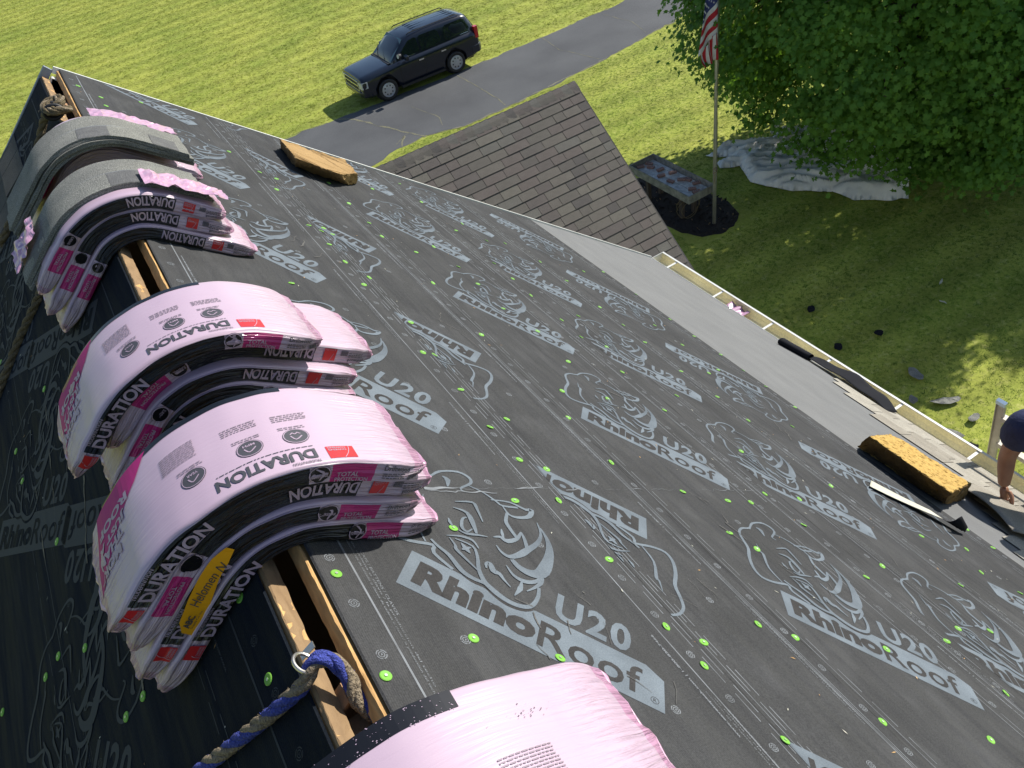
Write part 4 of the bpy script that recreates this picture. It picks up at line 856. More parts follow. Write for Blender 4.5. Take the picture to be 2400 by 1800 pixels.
for k in range(4):
    bundle(['bottom bundle of the nearest pink stack, mostly below the top one', 'second bundle up in the nearest pink stack', 'third bundle up in the nearest pink stack', 'nearest pink bundle with a speckled black edge and bare film top'][k], G1,
           Bend(.050 * k, S0y + .004 * (k % 2), .74 if k < 3 else .80, shift=[.0, -.01, .01, .012][k], seed=30 + k), 'A' if k < 3 else 'P', extra=near_top if k == 3 else None)
# front stack
B3 = Bend(.156, 1.205, .712, W=.262, seed=3, shift=.012, yaw=-1.5)
bundle('top bundle of the front stack with large printed lid and slogan panel', G1, B3, 'A', top=True)
bundle('second bundle from the top of the front stack, lettering upside down', G1, Bend(.104, 1.212, .735, seed=4, shift=.016, yaw=1), 'B')
bundle('bundle with an orange delivery sticker in the front stack', G1, Bend(.052, 1.207, .73, seed=5, shift=-.028, yaw=-.5), 'A', off=.02, extra=sticker)
bundle('lowest bundle of the front stack, lying right on the ridge', G1, Bend(0, 1.205, .755, seed=6, shift=-.008, yaw=.5), 'A', off=.045)
# middle stack
bundle('top bundle of the middle stack, printed lid, partly behind the front stack', G1, Bend(.150, 1.722, .70, W=.262, seed=7, shift=-.012, yaw=2.5), 'A', top=True)
bundle('second bundle of the middle stack sticking out far to the right', G1, Bend(.100, 1.765, .76, seed=8, shift=.125, yaw=6), 'B')
bundle('third bundle down in the middle stack, right under the one sticking out', G1, Bend(.050, 1.73, .74, seed=9, shift=.05, yaw=3), 'B')
bundle('lowest bundle of the middle stack, mostly hidden', G1, Bend(0, 1.73, .74, seed=10, shift=.02), 'A')
# torn-open stack
bundle('torn open bundle under loose shingles, upper one of the third stack', G1, Bend(.104, 2.735, .70, W=.27, seed=11, shift=.0, crush=.6), 'B')
bundle('middle bundle of the third stack with a magenta label on its left end', G1, Bend(.052, 2.73, .74, seed=12, shift=-.01), 'B')
bundle('lowest bundle of the third stack resting on the ridge', G1, Bend(0, 2.715, .80, seed=13, shift=.02), 'B', off=.03)
# farthest stack
bundle('farthest pink bundle, its top half covered by loose grey shingles', G1, Bend(.0, 3.47, .80, W=.25, t=.06, seed=14, shift=.02), 'P')
bundle('upper far pink bundle showing as a strip beside grey shingles', G1, Bend(.060, 3.51, .74, W=.22, t=.05, seed=15, shift=.03), 'P')
# loose shingles draped over the open stacks
def loose(label, B, wave=0., cuts=()):
    t = thing('loose_shingle', label, 'shingle', group='loose shingles from the opened bundles'); vs = np.linspace(-B.W / 2, B.W / 2, 10); us = np.arange(-B.L / 2, B.L / 2 + .001, .0125)
    def grid(v0, v1, lo, hi, mats, name, nv=5):
        V = []; F = []; MI = []; vv = np.linspace(v0, v1, nv); m = nv
        for n_ in (lo, hi):
            for u in us:
                for v in vv: V.append(B.pos(u, v, n_ + wave * noise.noise(Vector((u * 6, v * 5, B.seed)))))
        k = len(us) * m
        for i in range(len(us) - 1):
            for j in range(m - 1):
                q = (i * m + j, i * m + j + 1, (i + 1) * m + j + 1, (i + 1) * m + j); F.append(q); MI.append(0); F.append(tuple(k + x for x in q[::-1])); MI.append(0)
            for j in (0, m - 1):
                q = (i * m + j, (i + 1) * m + j, k + (i + 1) * m + j, k + i * m + j); F.append(q if j == 0 else q[::-1]); MI.append(0)
        for i in (0, len(us) - 1):
            q = [i * m + j for j in range(m)] + [k + i * m + j for j in range(m - 1, -1, -1)]; F.append(tuple(q)); MI.append(0)
        return ob(name, me_(name, V, F, mats, MI, False), t)
    W = B.W / 2; T = B.t
    grid(-W, W, 0, T * .5, ('granule',), 'upper_half', 8); grid(-W + .001, -.012, T * .5 + .0003, T, ('granule',), 'exposed_half', 5)
    grid(-.010, .006, T * .5 + .0006, T * .5 + .0018, ('nailstrip',), 'nail_strip', 3)
    # darker tabs on the exposed half
    for a, b_ in cuts:
        D = MB(); n = 8; V = [B.pos(a + (b_ - a) * i / n, v, T + .0008) for i in range(n + 1) for v in (-W + .003, -.016)]; D.add(V, [(2 * i + 1, 2 * i, 2 * i + 2, 2 * i + 3) for i in range(n)]); D.build('tab', 'granule_dk', t)
    return t
loose('top grey shingle of the third stack, bent over the torn pink wrapper', Bend(.160, 2.775, .72, W=.25, t=.014, seed=21, shift=-.025, crush=0), .002, [(-.33, -.20), (.06, .16)])
loose('grey shingle just under the top one on the third stack', Bend(.150, 2.770, .735, W=.245, t=.009, seed=22, shift=-.02, yaw=1, crush=0), .002)
for k, (d_, y_, yw) in enumerate([(.150, 3.315, -2), (.134, 3.305, -.5), (.118, 3.315, 1.)]):
    loose(['topmost grey shingle of the farthest stack, its front edge hanging free', 'second grey shingle down on the farthest stack', 'lowest loose grey shingle on the farthest stack'][k], Bend(d_, y_, .80, W=.27, t=.013, seed=23 + k, shift=-.01, yaw=yw, crush=0), .002, [(.02, .12), (.26, .36)] if k == 0 else ())
# torn wrapper flaps on the third stack
def flap(name, B, u0, u1, v0, v1, seed, amp, label, thk=0):
    nu, nv = 26, 12; V = []; 
    for i in range(nu):
        for j in range(nv):
            u = u0 + (u1 - u0) * i / (nu - 1); v = v0 + (v1 - v0) * j / (nv - 1)
            q = noise.noise(Vector((u * 16, v * 16, seed))) + .7 * noise.noise(Vector((u * 40, v * 40, seed))); e = noise.noise(Vector((u * 30, j * .01, seed + 3))) * .02 if j in (0, nv - 1) else 0
            V.append(B.pos(u, v + e, B.t + .012 + amp * abs(q)))
    F = [(i * nv + j, (i + 1) * nv + j, (i + 1) * nv + j + 1, i * nv + j + 1) for i in range(nu - 1) for j in range(nv - 1)]
    me = me_(name, V, F, ('pink_end', 'magenta'), [0 for f in F], False)
    o = ob(name, me); md = o.modifiers.new('solid', 'SOLIDIFY'); md.thickness = .0008; return tag(o, label, 'plastic film')
Bt = Bend(.160, 2.75, .76, W=.27, t=.014, seed=21, shift=-.01, crush=0)
flap('torn_wrapper', Bt, .13, .385, -.15, -.03, 1, .014, 'crumpled pink film torn back over the right end of the third stack')
flap('torn_wrapper', Bt, -.385, -.24, .0, .15, 2, .018, 'pink film flap hanging at the left end of the third stack')
flap('torn_wrapper', Bend(.10, 3.50, .78, W=.2, t=.03, seed=3, shift=.02, crush=0), .05, .36, -.02, .10, 6, .012, 'smooth pink film behind the farthest grey shingles')
# ================================================================ FOAM BLOCKS
def foam(name, label, bot, top, h, mats, seed, res=.022):
    bm = bmesh.new(); n = len(bot); vb = [bm.verts.new(fR(s, y, .008)) for s, y in bot]; vt = [bm.verts.new(fR(s, y, h)) for s, y in top]
    bm.faces.new(vb[::-1]); ft = bm.faces.new(vt); ft.material_index = 0
    for i in range(n): f = bm.faces.new((vb[i], vb[(i + 1) % n], vt[(i + 1) % n], vt[i])); f.material_index = 1
    bmesh.ops.recalc_face_normals(bm, faces=bm.faces[:])
    for it in range(6):
        E = [e for e in bm.edges if e.calc_length() > res]
        if not E: break
        bmesh.ops.subdivide_edges(bm, edges=E, cuts=1, use_grid_fill=True)
    bmesh.ops.triangulate(bm, faces=[f for f in bm.faces if len(f.verts) > 4]); bm.normal_update()
    for v in bm.verts:
        p = v.co; q = noise.noise(p * 9 + Vector((seed, 0, 0))) * .008 + noise.noise(p * 32 + Vector((seed, 5, 0))) * .0055 - max(0, noise.noise(p * 60 + Vector((2, 0, 0))) - .25) * .03
        edge = any(len({f.material_index for f in e.link_faces}) > 1 for e in v.link_edges)
        v.co = p + v.normal * (q - (abs(noise.noise(p * 45)) * .022 if edge else 0))
    me = bpy.data.meshes.new(name); bm.to_mesh(me); bm.free()
    for m_ in mats: me.materials.append(MT[m_])
    return tag(ob(name, me), label, 'foam block', 'foam pads thrown on the roof')
foam('foam_block', 'long yellow foam block with darker sides near the eave', [(3.43, 1.66), (3.50, 1.17), (3.84, 1.20), (3.82, 1.68)], [(3.345, 1.60), (3.322, 1.125), (3.80, 1.21), (3.72, 1.665)], .112, ('foam', 'foam_side'), 3, .011)
foam('foam_block', 'tan foam slab with cut corners near the far rake', [(1.20, 4.58), (1.155, 4.21), (1.47, 4.15), (1.57, 4.25), (1.60, 4.60)], [(1.12, 4.46), (1.09, 4.07), (1.325, 4.01), (1.50, 4.165), (1.53, 4.43)], .088, ('foam_tan', 'foam_tan'), 8, .013)
# ================================================================ ROPES
def rope(name, label, pts, r, mats, twist=9., strands=3, group=None, fuzz=.0015):
    P = [Vector(p) for p in pts]; Q_ = []
    for i in range(len(P) - 1):
        p0, p1, p2, p3 = P[max(i - 1, 0)], P[i], P[i + 1], P[min(i + 2, len(P) - 1)]; k = max(2, int((p2 - p1).length / .006))
        for j in range(k):
            t = j / k; Q_.append(.5 * ((2 * p1) + (p2 - p0) * t + (2 * p0 - 5 * p1 + 4 * p2 - p3) * t * t + (3 * p1 - p0 - 3 * p2 + p3) * t ** 3))
    Q_.append(P[-1]); b = MB(); prev = None; fr = []; L = 0; d = []
    for i, p in enumerate(Q_):
        t = (Q_[min(i + 1, len(Q_) - 1)] - Q_[max(i - 1, 0)]).normalized(); a = (prev - t * prev.dot(t)) if prev is not None else Vector((0, 0, 1)) - t * t.z
        a.normalize(); prev = a; fr.append((a, t.cross(a))); d.append(L); L += (Q_[i] - Q_[i - 1]).length if i else 0
    for s in range(strands):
        C_ = [Q_[i] + (fr[i][0] * math.cos(2 * math.pi * s / strands + d[i] / r / twist * 6.28) + fr[i][1] * math.sin(2 * math.pi * s / strands + d[i] / r / twist * 6.28)) * r * .52 + Vector((noise.noise(Q_[i] * 150), noise.noise(Q_[i] * 150 + Vector((9, 0, 0))), 0)) * fuzz for i in range(len(Q_))]
        b.tube(C_, [r * (.62 if strands > 3 else .56) * (1 + .15 * noise.noise(p * 90)) for p in C_], 8, s % len(mats))
    # stray fibres
    for i in range(int(L * 500)):
        k = random.randrange(len(Q_) - 1); a = random.random() * 6.28; n_ = fr[k][0] * math.cos(a) + fr[k][1] * math.sin(a); p = Q_[k] + n_ * r * .95; e = p + n_ * random.uniform(.001, .005) + Vector([random.uniform(-.003, .003) for _ in range(3)])
        w_ = Vector([random.uniform(-.0006, .0006) for _ in range(3)]); b.add([p - w_, p + w_, e], [(0, 1, 2)], random.randrange(len(mats)))
    return tag(b.build(name, mats, smooth=True), label, 'rope', group)
rope('rope', 'blue and tan twisted rope crossing the ridge slot near the bottom', [fL(.62, .985, .016), fL(.47, .935, .020), fL(.38, .90, .020), fL(.21, .842, .022), fL(.10, .805, .026), (AX - .045, .792, AZ0 - .005), (AX - .018, .800, AZ0 + .020), (AX + .006, .790, AZ0 + .012), (AX + .016, .765, AZ0 - .02), (AX + .012, .735, AZ0 - .05), (AX + .024, .705, AZ0 - .08), (AX + .03, .685, AZ0 - .14)], .0128, ('rope_blue', 'rope_blue', 'rope_tan', 'rope_tan'), twist=10.5, strands=4)
b = MB(); b.tube([Vector((AX - .034 + math.cos(a) * .013, .812 + math.sin(a) * .021, AZ0 + .014 - math.cos(a) * .014)) for a in np.linspace(0, 6.283, 25)], .0034, 8, 0, False)
b.box(-.016, .016, -.007, .007, -.001, .001, 0, Matrix.Translation((AX - .022, .835, AZ0 + .006)) @ Matrix.Rotation(-.5, 4, 'Y'))
tag(b.build('rope_thimble', 'steel', smooth=False), 'worn steel ring the blue rope passes through at the slot', 'metal ring')
kn = [fL(.70, 3.99, .02), fL(.604, 3.995, .02), fL(.433, 4.065, .02), fL(.289, 4.10, .02), fL(.20, 4.14, .025), fL(.12, 4.14, .04), fL(.05, 4.08, .06)]
rope('rope', 'old brown rope running down the left slope from the far knot', kn, .017, ('rope_old', 'rope_old', 'rope_old'), twist=9)
kb = []
for i in range(60):
    a = i * .62; kb.append(Vector((AX - .03 + .036 * math.cos(a) + .014 * math.sin(a * .37), 4.03 + .030 * math.sin(a) + .018 * math.cos(i * .31), AZ0 + .030 + .024 * math.sin(a * .5 + 1))))
kt = rope('rope_knot', 'bulky brown rope knot wrapped in black tape at the far end of the slot', kb, .014, ('rope_old', 'rope_old', 'rope_tan'), twist=9)
b = MB(); b.tube([Vector((AX - .050 + .040 * math.cos(a), 4.0 + .006 * a, AZ0 + .018 + .032 * math.sin(a))) for a in np.linspace(0, 16, 60)], .009, 6); b.build('tape', 'rubber', kt, smooth=True)
rope('rope', 'brown rope coming out from under the third stack on the left slope', [fL(.36, 3.10, .02), fL(.452, 3.134, .018), fL(.499, 3.106, .018), fL(.694, 3.09, .018), fL(.816, 3.052, .018), fL(.90, 3.03, .018), fL(1.1, 2.95, .018)], .015, ('rope_old', 'rope_old', 'rope_old'), twist=9)
# ================================================================ SCRAPS ON THE ROOF
def ribbon(name, label, cat, rows, mats, mi=0, thk=.0016, split=None):
    """rows: list of (left point, right point) pairs"""
    V = []; n = len(rows); m = 7
    for a, c in rows:
        for j in range(m): V.append(Vector(a).lerp(Vector(c), j / (m - 1)))
    F = [(i * m + j, i * m + j + 1, (i + 1) * m + j + 1, (i + 1) * m + j) for i in range(n - 1) for j in range(m - 1)]
    o = ob(name, me_(name, V, F, mats, [2 if split and f[0] // m >= split else mi for f in F], True)); md = o.modifiers.new('solid', 'SOLIDIFY'); md.thickness = thk
    if len(mats) > 1: md.material_offset = 1
    return tag(o, label, cat)
rows = []
for i in range(30):      # flat strip whose lower end curls up into a dark roll
    t = i / 29
    if t < .72:
        q = t / .72; rows.append((fR(2.915 + .235 * q, 1.30 - .275 * q, .014 + .02 * q * q), fR(3.015 + .155 * q, 1.345 - .245 * q, .014 + .012 * q * q)))
    else:
        g = (t - .72) / .28 * 5.2; r_ = .030
        c1 = (3.15 + .035, 1.0, .036 + .010); a1 = (3.15 + r_ * math.sin(g), 1.025 - .03 * math.sin(g * .5) - .05 * (t - .72), .030 + r_ * (1 - math.cos(g)))
        a2 = (3.17 + .060 + r_ * .5 * math.sin(g), 1.10 - .13 - .06 * (t - .72), .016 + r_ * .5 * (1 - math.cos(g)))
        rows.append((fR(*a1), fR(*a2)))
ribbon('release_strip', 'pale strip with a dark curled end lying on the underlayment', 'strip', rows, ('blackfelt', 'cream', 'blackfelt', 'blackfelt'), split=20)
rows = [(fR(4.77 + .05 * math.sin(g), 3.13 - .0 * g, .03 - .028 * math.cos(g)), fR(4.86 + .035 * math.sin(g), 2.90, .03 - .026 * math.cos(g))) for g in np.linspace(0, 6.0, 20)]
ribbon('membrane_scrap', 'small black roll of membrane lying over the gutter edge', 'membrane scrap', rows, ('blackfelt',))
rows = []
for i in range(24):
    t = i / 23; y = 2.96 - .78 * t; wv = .035 * math.sin(t * 3.1) + .006 * math.sin(t * 17)
    rows.append((fR(4.84 - .02 * t, y, .010 + wv * .6), fR(4.90 + .06 * math.sin(t * 3.1), y - .03, .012 + wv * 1.5 + .02)))
ribbon('membrane_flap', 'black membrane flap lifted along the eave beside the gutter', 'membrane scrap', rows, ('blackfelt',))
rows = [(Vector((xe + .01 + .01 * math.sin(i), 3.86 - i * .02, ze - .02 + .014 * math.sin(i * 1.9))), Vector((xe + .10, 3.86 - i * .02 + .01 * math.sin(i * 2.3), ze - .03 + .018 * math.cos(i * 1.3)))) for i in range(11)]
ribbon('wrapper_scrap', 'crumpled pink wrapper scrap caught in the gutter', 'plastic film', rows, ('pink_end',))
rows = []
for i in range(18):
    t = i / 17; rows.append((fR(3.99 - .25 * t, 1.36 - .44 * t, .014 + .045 * math.sin(t * 2.6)), fR(4.30 - .26 * t, 1.34 - .55 * t, .016 + .05 * math.sin(t * 2.3))))
ribbon('lifted_shingle', 'old shingle sheet lifted from the roof under the roofer hand', 'shingle', rows, ('shP2',), thk=.005)
# ================================================================ SUV (local x: 0 front .. 5.1 rear, y: -1 driver side .. +1)
car = thing('suv', 'dark navy SUV parked along the far edge of the driveway', 'car', (8.62, 28.74, 0.004))
def lerp(a, b_, t): return a + (b_ - a) * t
# lower body loft: x, half width, z bottom, z shoulder(belt), top half width, z top edge
SEC = [(.00, .90, .48, .84, .84, 1.00), (.05, .945, .40, .90, .88, 1.05), (.16, .975, .36, .95, .90, 1.085), (.45, .99, .34, .99, .91, 1.115), (.80, .998, .33, 1.01, .915, 1.14), (1.15, 1.0, .33, 1.03, .92, 1.165), (1.42, 1.0, .33, 1.04, .93, 1.19),
       (1.7, 1.0, .33, 1.05, .94, 1.21), (2.2, 1.0, .33, 1.05, .945, 1.215), (2.8, 1.0, .33, 1.06, .945, 1.22), (3.4, 1.0, .33, 1.07, .945, 1.23), (3.9, 1.0, .33, 1.08, .94, 1.24), (4.4, .995, .34, 1.08, .935, 1.25), (4.8, .98, .38, 1.07, .92, 1.25), (5.0, .95, .46, 1.04, .90, 1.24), (5.06, .92, .52, 1.0, .88, 1.22)]
V = []; F = []; k = 13
for x, hw, zb, zs, tw, zt in SEC:
    pr = [(-hw * .90, zb), (-hw * .985, zb + .06), (-hw, lerp(zb, zs, .45)), (-hw * .995, zs - .04), (-hw * .975, zs + .02), (-tw, zt - .01), (-tw * .75, zt + .012 + (.02 if x < 1.3 else 0)), (0, zt + .022 + (.035 if x < 1.3 else 0))]
    pr = pr + [(-a, c) for a, c in pr[:-1][::-1]]; k = len(pr); V += [(x, a, c) for a, c in pr]
for i in range(len(SEC) - 1):
    for j in range(k): F.append((i * k + j, (i + 1) * k + j, (i + 1) * k + (j + 1) % k, i * k + (j + 1) % k))
F.append(tuple(range(k))); F.append(tuple((len(SEC) - 1) * k + j for j in range(k - 1, -1, -1)))
body_me = me_('body', V, F, ('paint',), None, True)
bo = ob('body', body_me, car)
# wheel arches cut out
cut = []
for x in (.965, 3.915):
    c = MB(); c.cyl((x, -1.3, .42), (0, 1, 0), .47, 2.6, 32); c_o = c.build('cutter', 'rubber', car); cut.append(c_o)
    md = bo.modifiers.new('arch', 'BOOLEAN'); md.object = c_o; md.operation = 'DIFFERENCE'; md.solver = 'EXACT'
bv = bo.modifiers.new('ns', 'WEIGHTED_NORMAL')
bpy.context.view_layer.update(); dg = bpy.context.evaluated_depsgraph_get(); nm_ = bpy.data.meshes.new_from_object(bo.evaluated_get(dg)); bo.modifiers.clear(); bo.data = nm_; nm_.name = 'body'
for c_o in cut: bpy.data.objects.remove(c_o)
b = MB()
for x in (.965, 3.915): b.cyl((x, -.80, .42), (0, 1, 0), .465, 1.6, 24)
b.box(.3, 4.8, -.78, .78, .28, .45); b.build('underbody', 'rubber', car)
# greenhouse loft
GS = [(1.36, .86, 1.20, .84, 1.215), (1.62, .875, 1.20, .80, 1.44), (1.92, .885, 1.20, .75, 1.70), (2.14, .89, 1.21, .725, 1.82), (2.45, .895, 1.215, .72, 1.875), (2.9, .90, 1.22, .72, 1.905), (3.5, .90, 1.23, .72, 1.915), (4.1, .895, 1.235, .715, 1.91), (4.55, .885, 1.24, .705, 1.885), (4.75, .87, 1.24, .69, 1.855), (4.88, .86, 1.24, .70, 1.66), (5.02, .85, 1.22, .76, 1.34)]
V = []; F = []
for x, bw, zb, rw, zr in GS:
    pr = [(-bw, zb - .03), (-lerp(bw, rw, .5), lerp(zb, zr, .5)), (-lerp(bw, rw, .86), lerp(zb, zr, .86)), (-rw * .93, zr - .012 if zr - zb > .2 else zr), (-rw * .6, zr + .018), (0, zr + .028)]
    pr += [(-a, c) for a, c in pr[:-1][::-1]]; k = len(pr); V += [(x, a, c) for a, c in pr]
for i in range(len(GS) - 1):
    for j in range(k - 1): F.append((i * k + j, (i + 1) * k + j, (i + 1) * k + j + 1, i * k + j + 1))
F.append(tuple(range(k))); F.append(tuple((len(GS) - 1) * k + j for j in range(k - 1, -1, -1)))
ob('cabin', me_('cabin', V, F, ('paint',), None, True), car)
def gy(x, z):
    xs = [g[0] for g in GS]; bw, zb, rw, zr = (float(np.interp(x, xs, [g[i] for g in GS])) for i in (1, 2, 3, 4))
    t = min(1.3, max(0, (z - zb) / max(.05, zr - zb))); return lerp(bw, rw, t)
def sidewin(pts, sg, name='side_window', mat='glass', off=.006):
    P = [];
    for x, z in pts: P.append((x, sg * (gy(x, z) + off), z))
    n = len(P); v = P + [(x, y - sg * .012, z) for x, y, z in P]; f = [tuple(range(n)) if sg < 0 else tuple(range(n - 1, -1, -1))] + [(i, n + i, n + (i + 1) % n, (i + 1) % n)[::(1 if sg > 0 else -1)] for i in range(n)]
    return ob(name, me_(name, v, f, (mat,)), car)
for sg in (-1, 1):
    sidewin([(1.78, 1.27), (2.58, 1.28), (2.58, 1.74), (2.50, 1.77), (2.25, 1.73), (2.0, 1.56)], sg)
    sidewin([(2.68, 1.28), (3.40, 1.29), (3.52, 1.38), (3.50, 1.68), (3.40, 1.77), (2.74, 1.77), (2.68, 1.72)], sg)
    sidewin([(3.72, 1.34), (3.82, 1.31), (4.72, 1.33), (4.80, 1.40), (4.66, 1.76), (4.56, 1.78), (3.84, 1.78), (3.72, 1.70)], sg)
    b = MB(); b.add([(1.9, sg * (gy(1.9, 1.245) + .009), 1.238), (4.7, sg * (gy(4.7, 1.28) + .009), 1.285), (4.7, sg * (gy(4.7, 1.3) + .009), 1.297), (1.9, sg * (gy(1.9, 1.26) + .009), 1.250)], [(0, 1, 2, 3) if sg < 0 else (3, 2, 1, 0)]); b.build('window_trim', 'chrome', car)
# windscreen and rear glass
def pane(name, pts, mat):
    v = [Vector(p) for p in pts]; n = (v[1] - v[0]).cross(v[2] - v[0]).normalized() * .01; return ob(name, me_(name, v + [p - n for p in v], [(0, 1, 2, 3), (7, 6, 5, 4), (0, 4, 5, 1), (1, 5, 6, 2), (2, 6, 7, 3), (3, 7, 4, 0)], (mat,)), car)
wm = M('windscreen_glass', (.05, .11, .11), (.03, .06, .06), rough=.08, coat=.5, scale=2)
pane('windscreen', [(1.385, .80, 1.245), (1.385, -.80, 1.245), (2.075, -.66, 1.815), (2.075, .66, 1.815)], wm)
pane('rear_window', [(4.80, .62, 1.82), (4.80, -.62, 1.82), (5.06, -.70, 1.34), (5.06, .70, 1.34)], 'glass')
b = MB()
for y in np.linspace(-.42, .42, 5): b.box(2.65, 4.5, y - .015, y + .015, -.004, .008, mat=Matrix.Translation((0, 0, 1.935 - abs(y) * .035)))
b.build('roof_ribs', 'paint', car)
b = MB()
for y in (-.64, .64): b.tube([(2.3, y, 1.90), (2.4, y, 1.945), (4.4, y, 1.955), (4.5, y, 1.91)], .018, 8)
b.build('roof_rack', 'rubber', car)
b = MB()
for y in (-.3, .3): b.tube([(1.36, y, 1.245), (1.40, y + .1, 1.27), (1.62, y + .55 * (1 if y < 0 else .9), 1.455)], .010, 6)
b.box(1.26, 1.40, -.80, .80, 1.195, 1.222); b.build('wiper', 'rubber', car)
b = MB(); b.prism([(.02, -.64), (.02, .64), (-.015, .62), (-.015, -.62)], .62, .98); b.build('grille', 'rubber', car)
b = MB(); b.box(-.035, -.005, -.66, .66, .955, .985); b.box(-.037, -.007, -.66, .66, .795, .835); b.box(-.033, -.0, -.66, -.63, .62, .954); b.box(-.033, 0, .63, .66, .62, .954); b.box(-.031, -.005, -.629, .629, .62, .645); b.box(-.045, -.012, -.085, .085, .785, .845); b.build('grille_bar', 'chrome', car)
for sg in (-1, 1):
    b = MB(); y0, y1 = (-.945, -.66) if sg < 0 else (.66, .945)
    v = [(-.022, sg * .67, .72), (.0, sg * .925, .72), (.22, sg * .995, .74), (-.022, sg * .67, .96), (.0, sg * .90, .96), (.24, sg * .985, .96)]
    b.add(v, [(0, 1, 4, 3), (1, 2, 5, 4), (3, 4, 5)][:3] if sg > 0 else [(3, 4, 1, 0), (4, 5, 2, 1), (5, 4, 3)]); b.build('headlight', 'lamp_clear', car)
    b = MB(); b.box(4.93, 5.075, min(sg * .80, sg * .955), max(sg * .80, sg * .955), .98, 1.40); b.build('tail_light', 'lamp_red', car)
    b = MB(); b.box(1.84, 1.98, min(sg * 1.0, sg * 1.24), max(sg * 1.0, sg * 1.24), 1.21, 1.40); mm = b.build('mirror', 'paint', car); bvv = mm.modifiers.new('b', 'BEVEL'); bvv.width = .04; bvv.segments = 3
    for x in (2.42, 3.38): b = MB(); b.box(x, x + .20, min(sg * 1.0, sg * 1.035), max(sg * 1.0, sg * 1.035), 1.0, 1.035); b.build('door_handle', 'chrome', car)
    b = MB(); b.box(1.5, 3.38, min(sg * .92, sg * 1.06), max(sg * .92, sg * 1.06), .30, .38); b.build('running_board', 'rubber', car)
    # door seams
    b = MB()
    for x in (1.62, 2.63, 3.56): b.box(x, x + .012, min(sg * .99, sg * 1.003), max(sg * .99, sg * 1.003), .42, 1.04)
    b.build('door_seam', 'rubber', car, kind='stuff')
b = MB(); b.cyl((1.74, -1.0, 1.40), (-1, -.15, .2), .085, .10, 18, 0); b.build('spotlight', 'rubber', car); b = MB(); b.cyl((1.637, -1.016, 1.42), (-1, -.15, .2), .072, .008, 18, 0); b.build('spotlight_lens', 'lamp_clear', car)
b = MB(); b.prism([(-.06, -.70), (-.06, .70), (.02, .93), (.30, .99), (.30, -.99), (.02, -.93)], .40, .60); bb = b.build('front_bumper', 'paint', car); q = bb.modifiers.new('b', 'BEVEL'); q.width = .04; q.segments = 3
b = MB(); b.prism([(4.66, -1.0), (5.02, -.97), (5.15, -.85), (5.15, .85), (5.02, .97), (4.66, 1.0)], .46, .76); bb = b.build('rear_bumper', 'paint', car); q = bb.modifiers.new('b', 'BEVEL'); q.width = .04; q.segments = 3
# wheels
def wheel(x, sg):
    t = MB(); n = 36; pr = [(.25, 0), (.33, .02), (.375, .02), (.395, -.03), (.395, -.20), (.385, -.25), (.30, -.26), (.22, -.24)]
    yo = sg * .985; V = []; 
    for i in range(n):
        a = i * 2 * math.pi / n; V += [(x + r_ * math.cos(a), yo + sg * d_, .405 + r_ * math.sin(a)) for r_, d_ in pr]
    F = [(i * 8 + j, i * 8 + j + 1, ((i + 1) % n) * 8 + j + 1, ((i + 1) % n) * 8 + j) for i in range(n) for j in range(7)]
    w_ = ob('wheel', me_('wheel', V, F, ('rubber',), None, True), car)
    m_ = MB(); V = []; ring_ = [(.262, .010), (.248, .016), (.236, -.02), (.205, -.012), (.17, .0), (.08, .012), (.075, .035), (.0, .045)]
    pts = []
    for i in range(n):
        a = i * 2 * math.pi / n; pts += [(x + r_ * math.cos(a), yo + sg * d_, .405 + r_ * math.sin(a)) for r_, d_ in ring_[:-1]]
    m_.add(pts, [(i * 7 + j, i * 7 + j + 1, ((i + 1) % n) * 7 + j + 1, ((i + 1) % n) * 7 + j) for i in range(n) for j in range(6)]); m_.add([pts[i * 7 + 6] for i in range(n)], [tuple(range(n))])
    for i in range(8):
        a = i * math.pi / 4 + .2; m_.cyl((x + .165 * math.cos(a), yo + sg * .004, .405 + .165 * math.sin(a)), (0, sg, 0), .028, .006, 10, 1)
    m_.build('rim', ('rim', 'rubber'), w_)
for x in (.965, 3.915):
    for sg in (-1, 1): wheel(x, sg)
# ================================================================ FLAGPOLE AND FLAG
fp = thing('flagpole', 'tapered metal flagpole standing in the mulch bed', 'flagpole', (12.01, 12.97, 0))
b = MB(); b.tube([(0, 0, 0), (0, 0, 2), (.004, 0, 4.0), (.006, 0, 6.6)], [.048, .044, .036, .026], 16); b.build('pole', 'pole', fp, smooth=True)
b = MB(); b.tube([(0, 0, 3.63), (0, 0, 3.66)], [.045, .045], 16); b.build('collar', 'pole', fp)
b = MB(); b.cyl((.006, 0, 6.6), (0, 0, 1), .05, .03, 12); b.tube([(.006, 0, 6.63 + .10 * i / 6) for i in range(7)], [.01, .045, .058, .062, .058, .045, .01], 12); b.build('finial', 'chrome', fp)
b = MB(); b.tube([(.052 + .004 * math.sin(i), -.02, 1.2 + i * .3) for i in range(18)], .004, 5); b.tube([(-.05, -.01, 1.2 + i * .3) for i in range(17)], .004, 5)
b.tube([(.05 * math.cos(a), .05 * math.sin(a) - .01, 1.5 + .02 * math.sin(a * 1.7) + a * .006) for a in np.linspace(0, 25, 70)], .010, 5); b.tube([(-.04 + .02 * math.sin(t * 3), -.05, 1.52 - t * .10) for t in range(4)], .008, 5); b.build('halyard', 'rope_tan', fp)
fl = thing('flag', 'red, white and blue striped flag hanging limp from the pole', 'flag', (12.01, 12.97, 0))
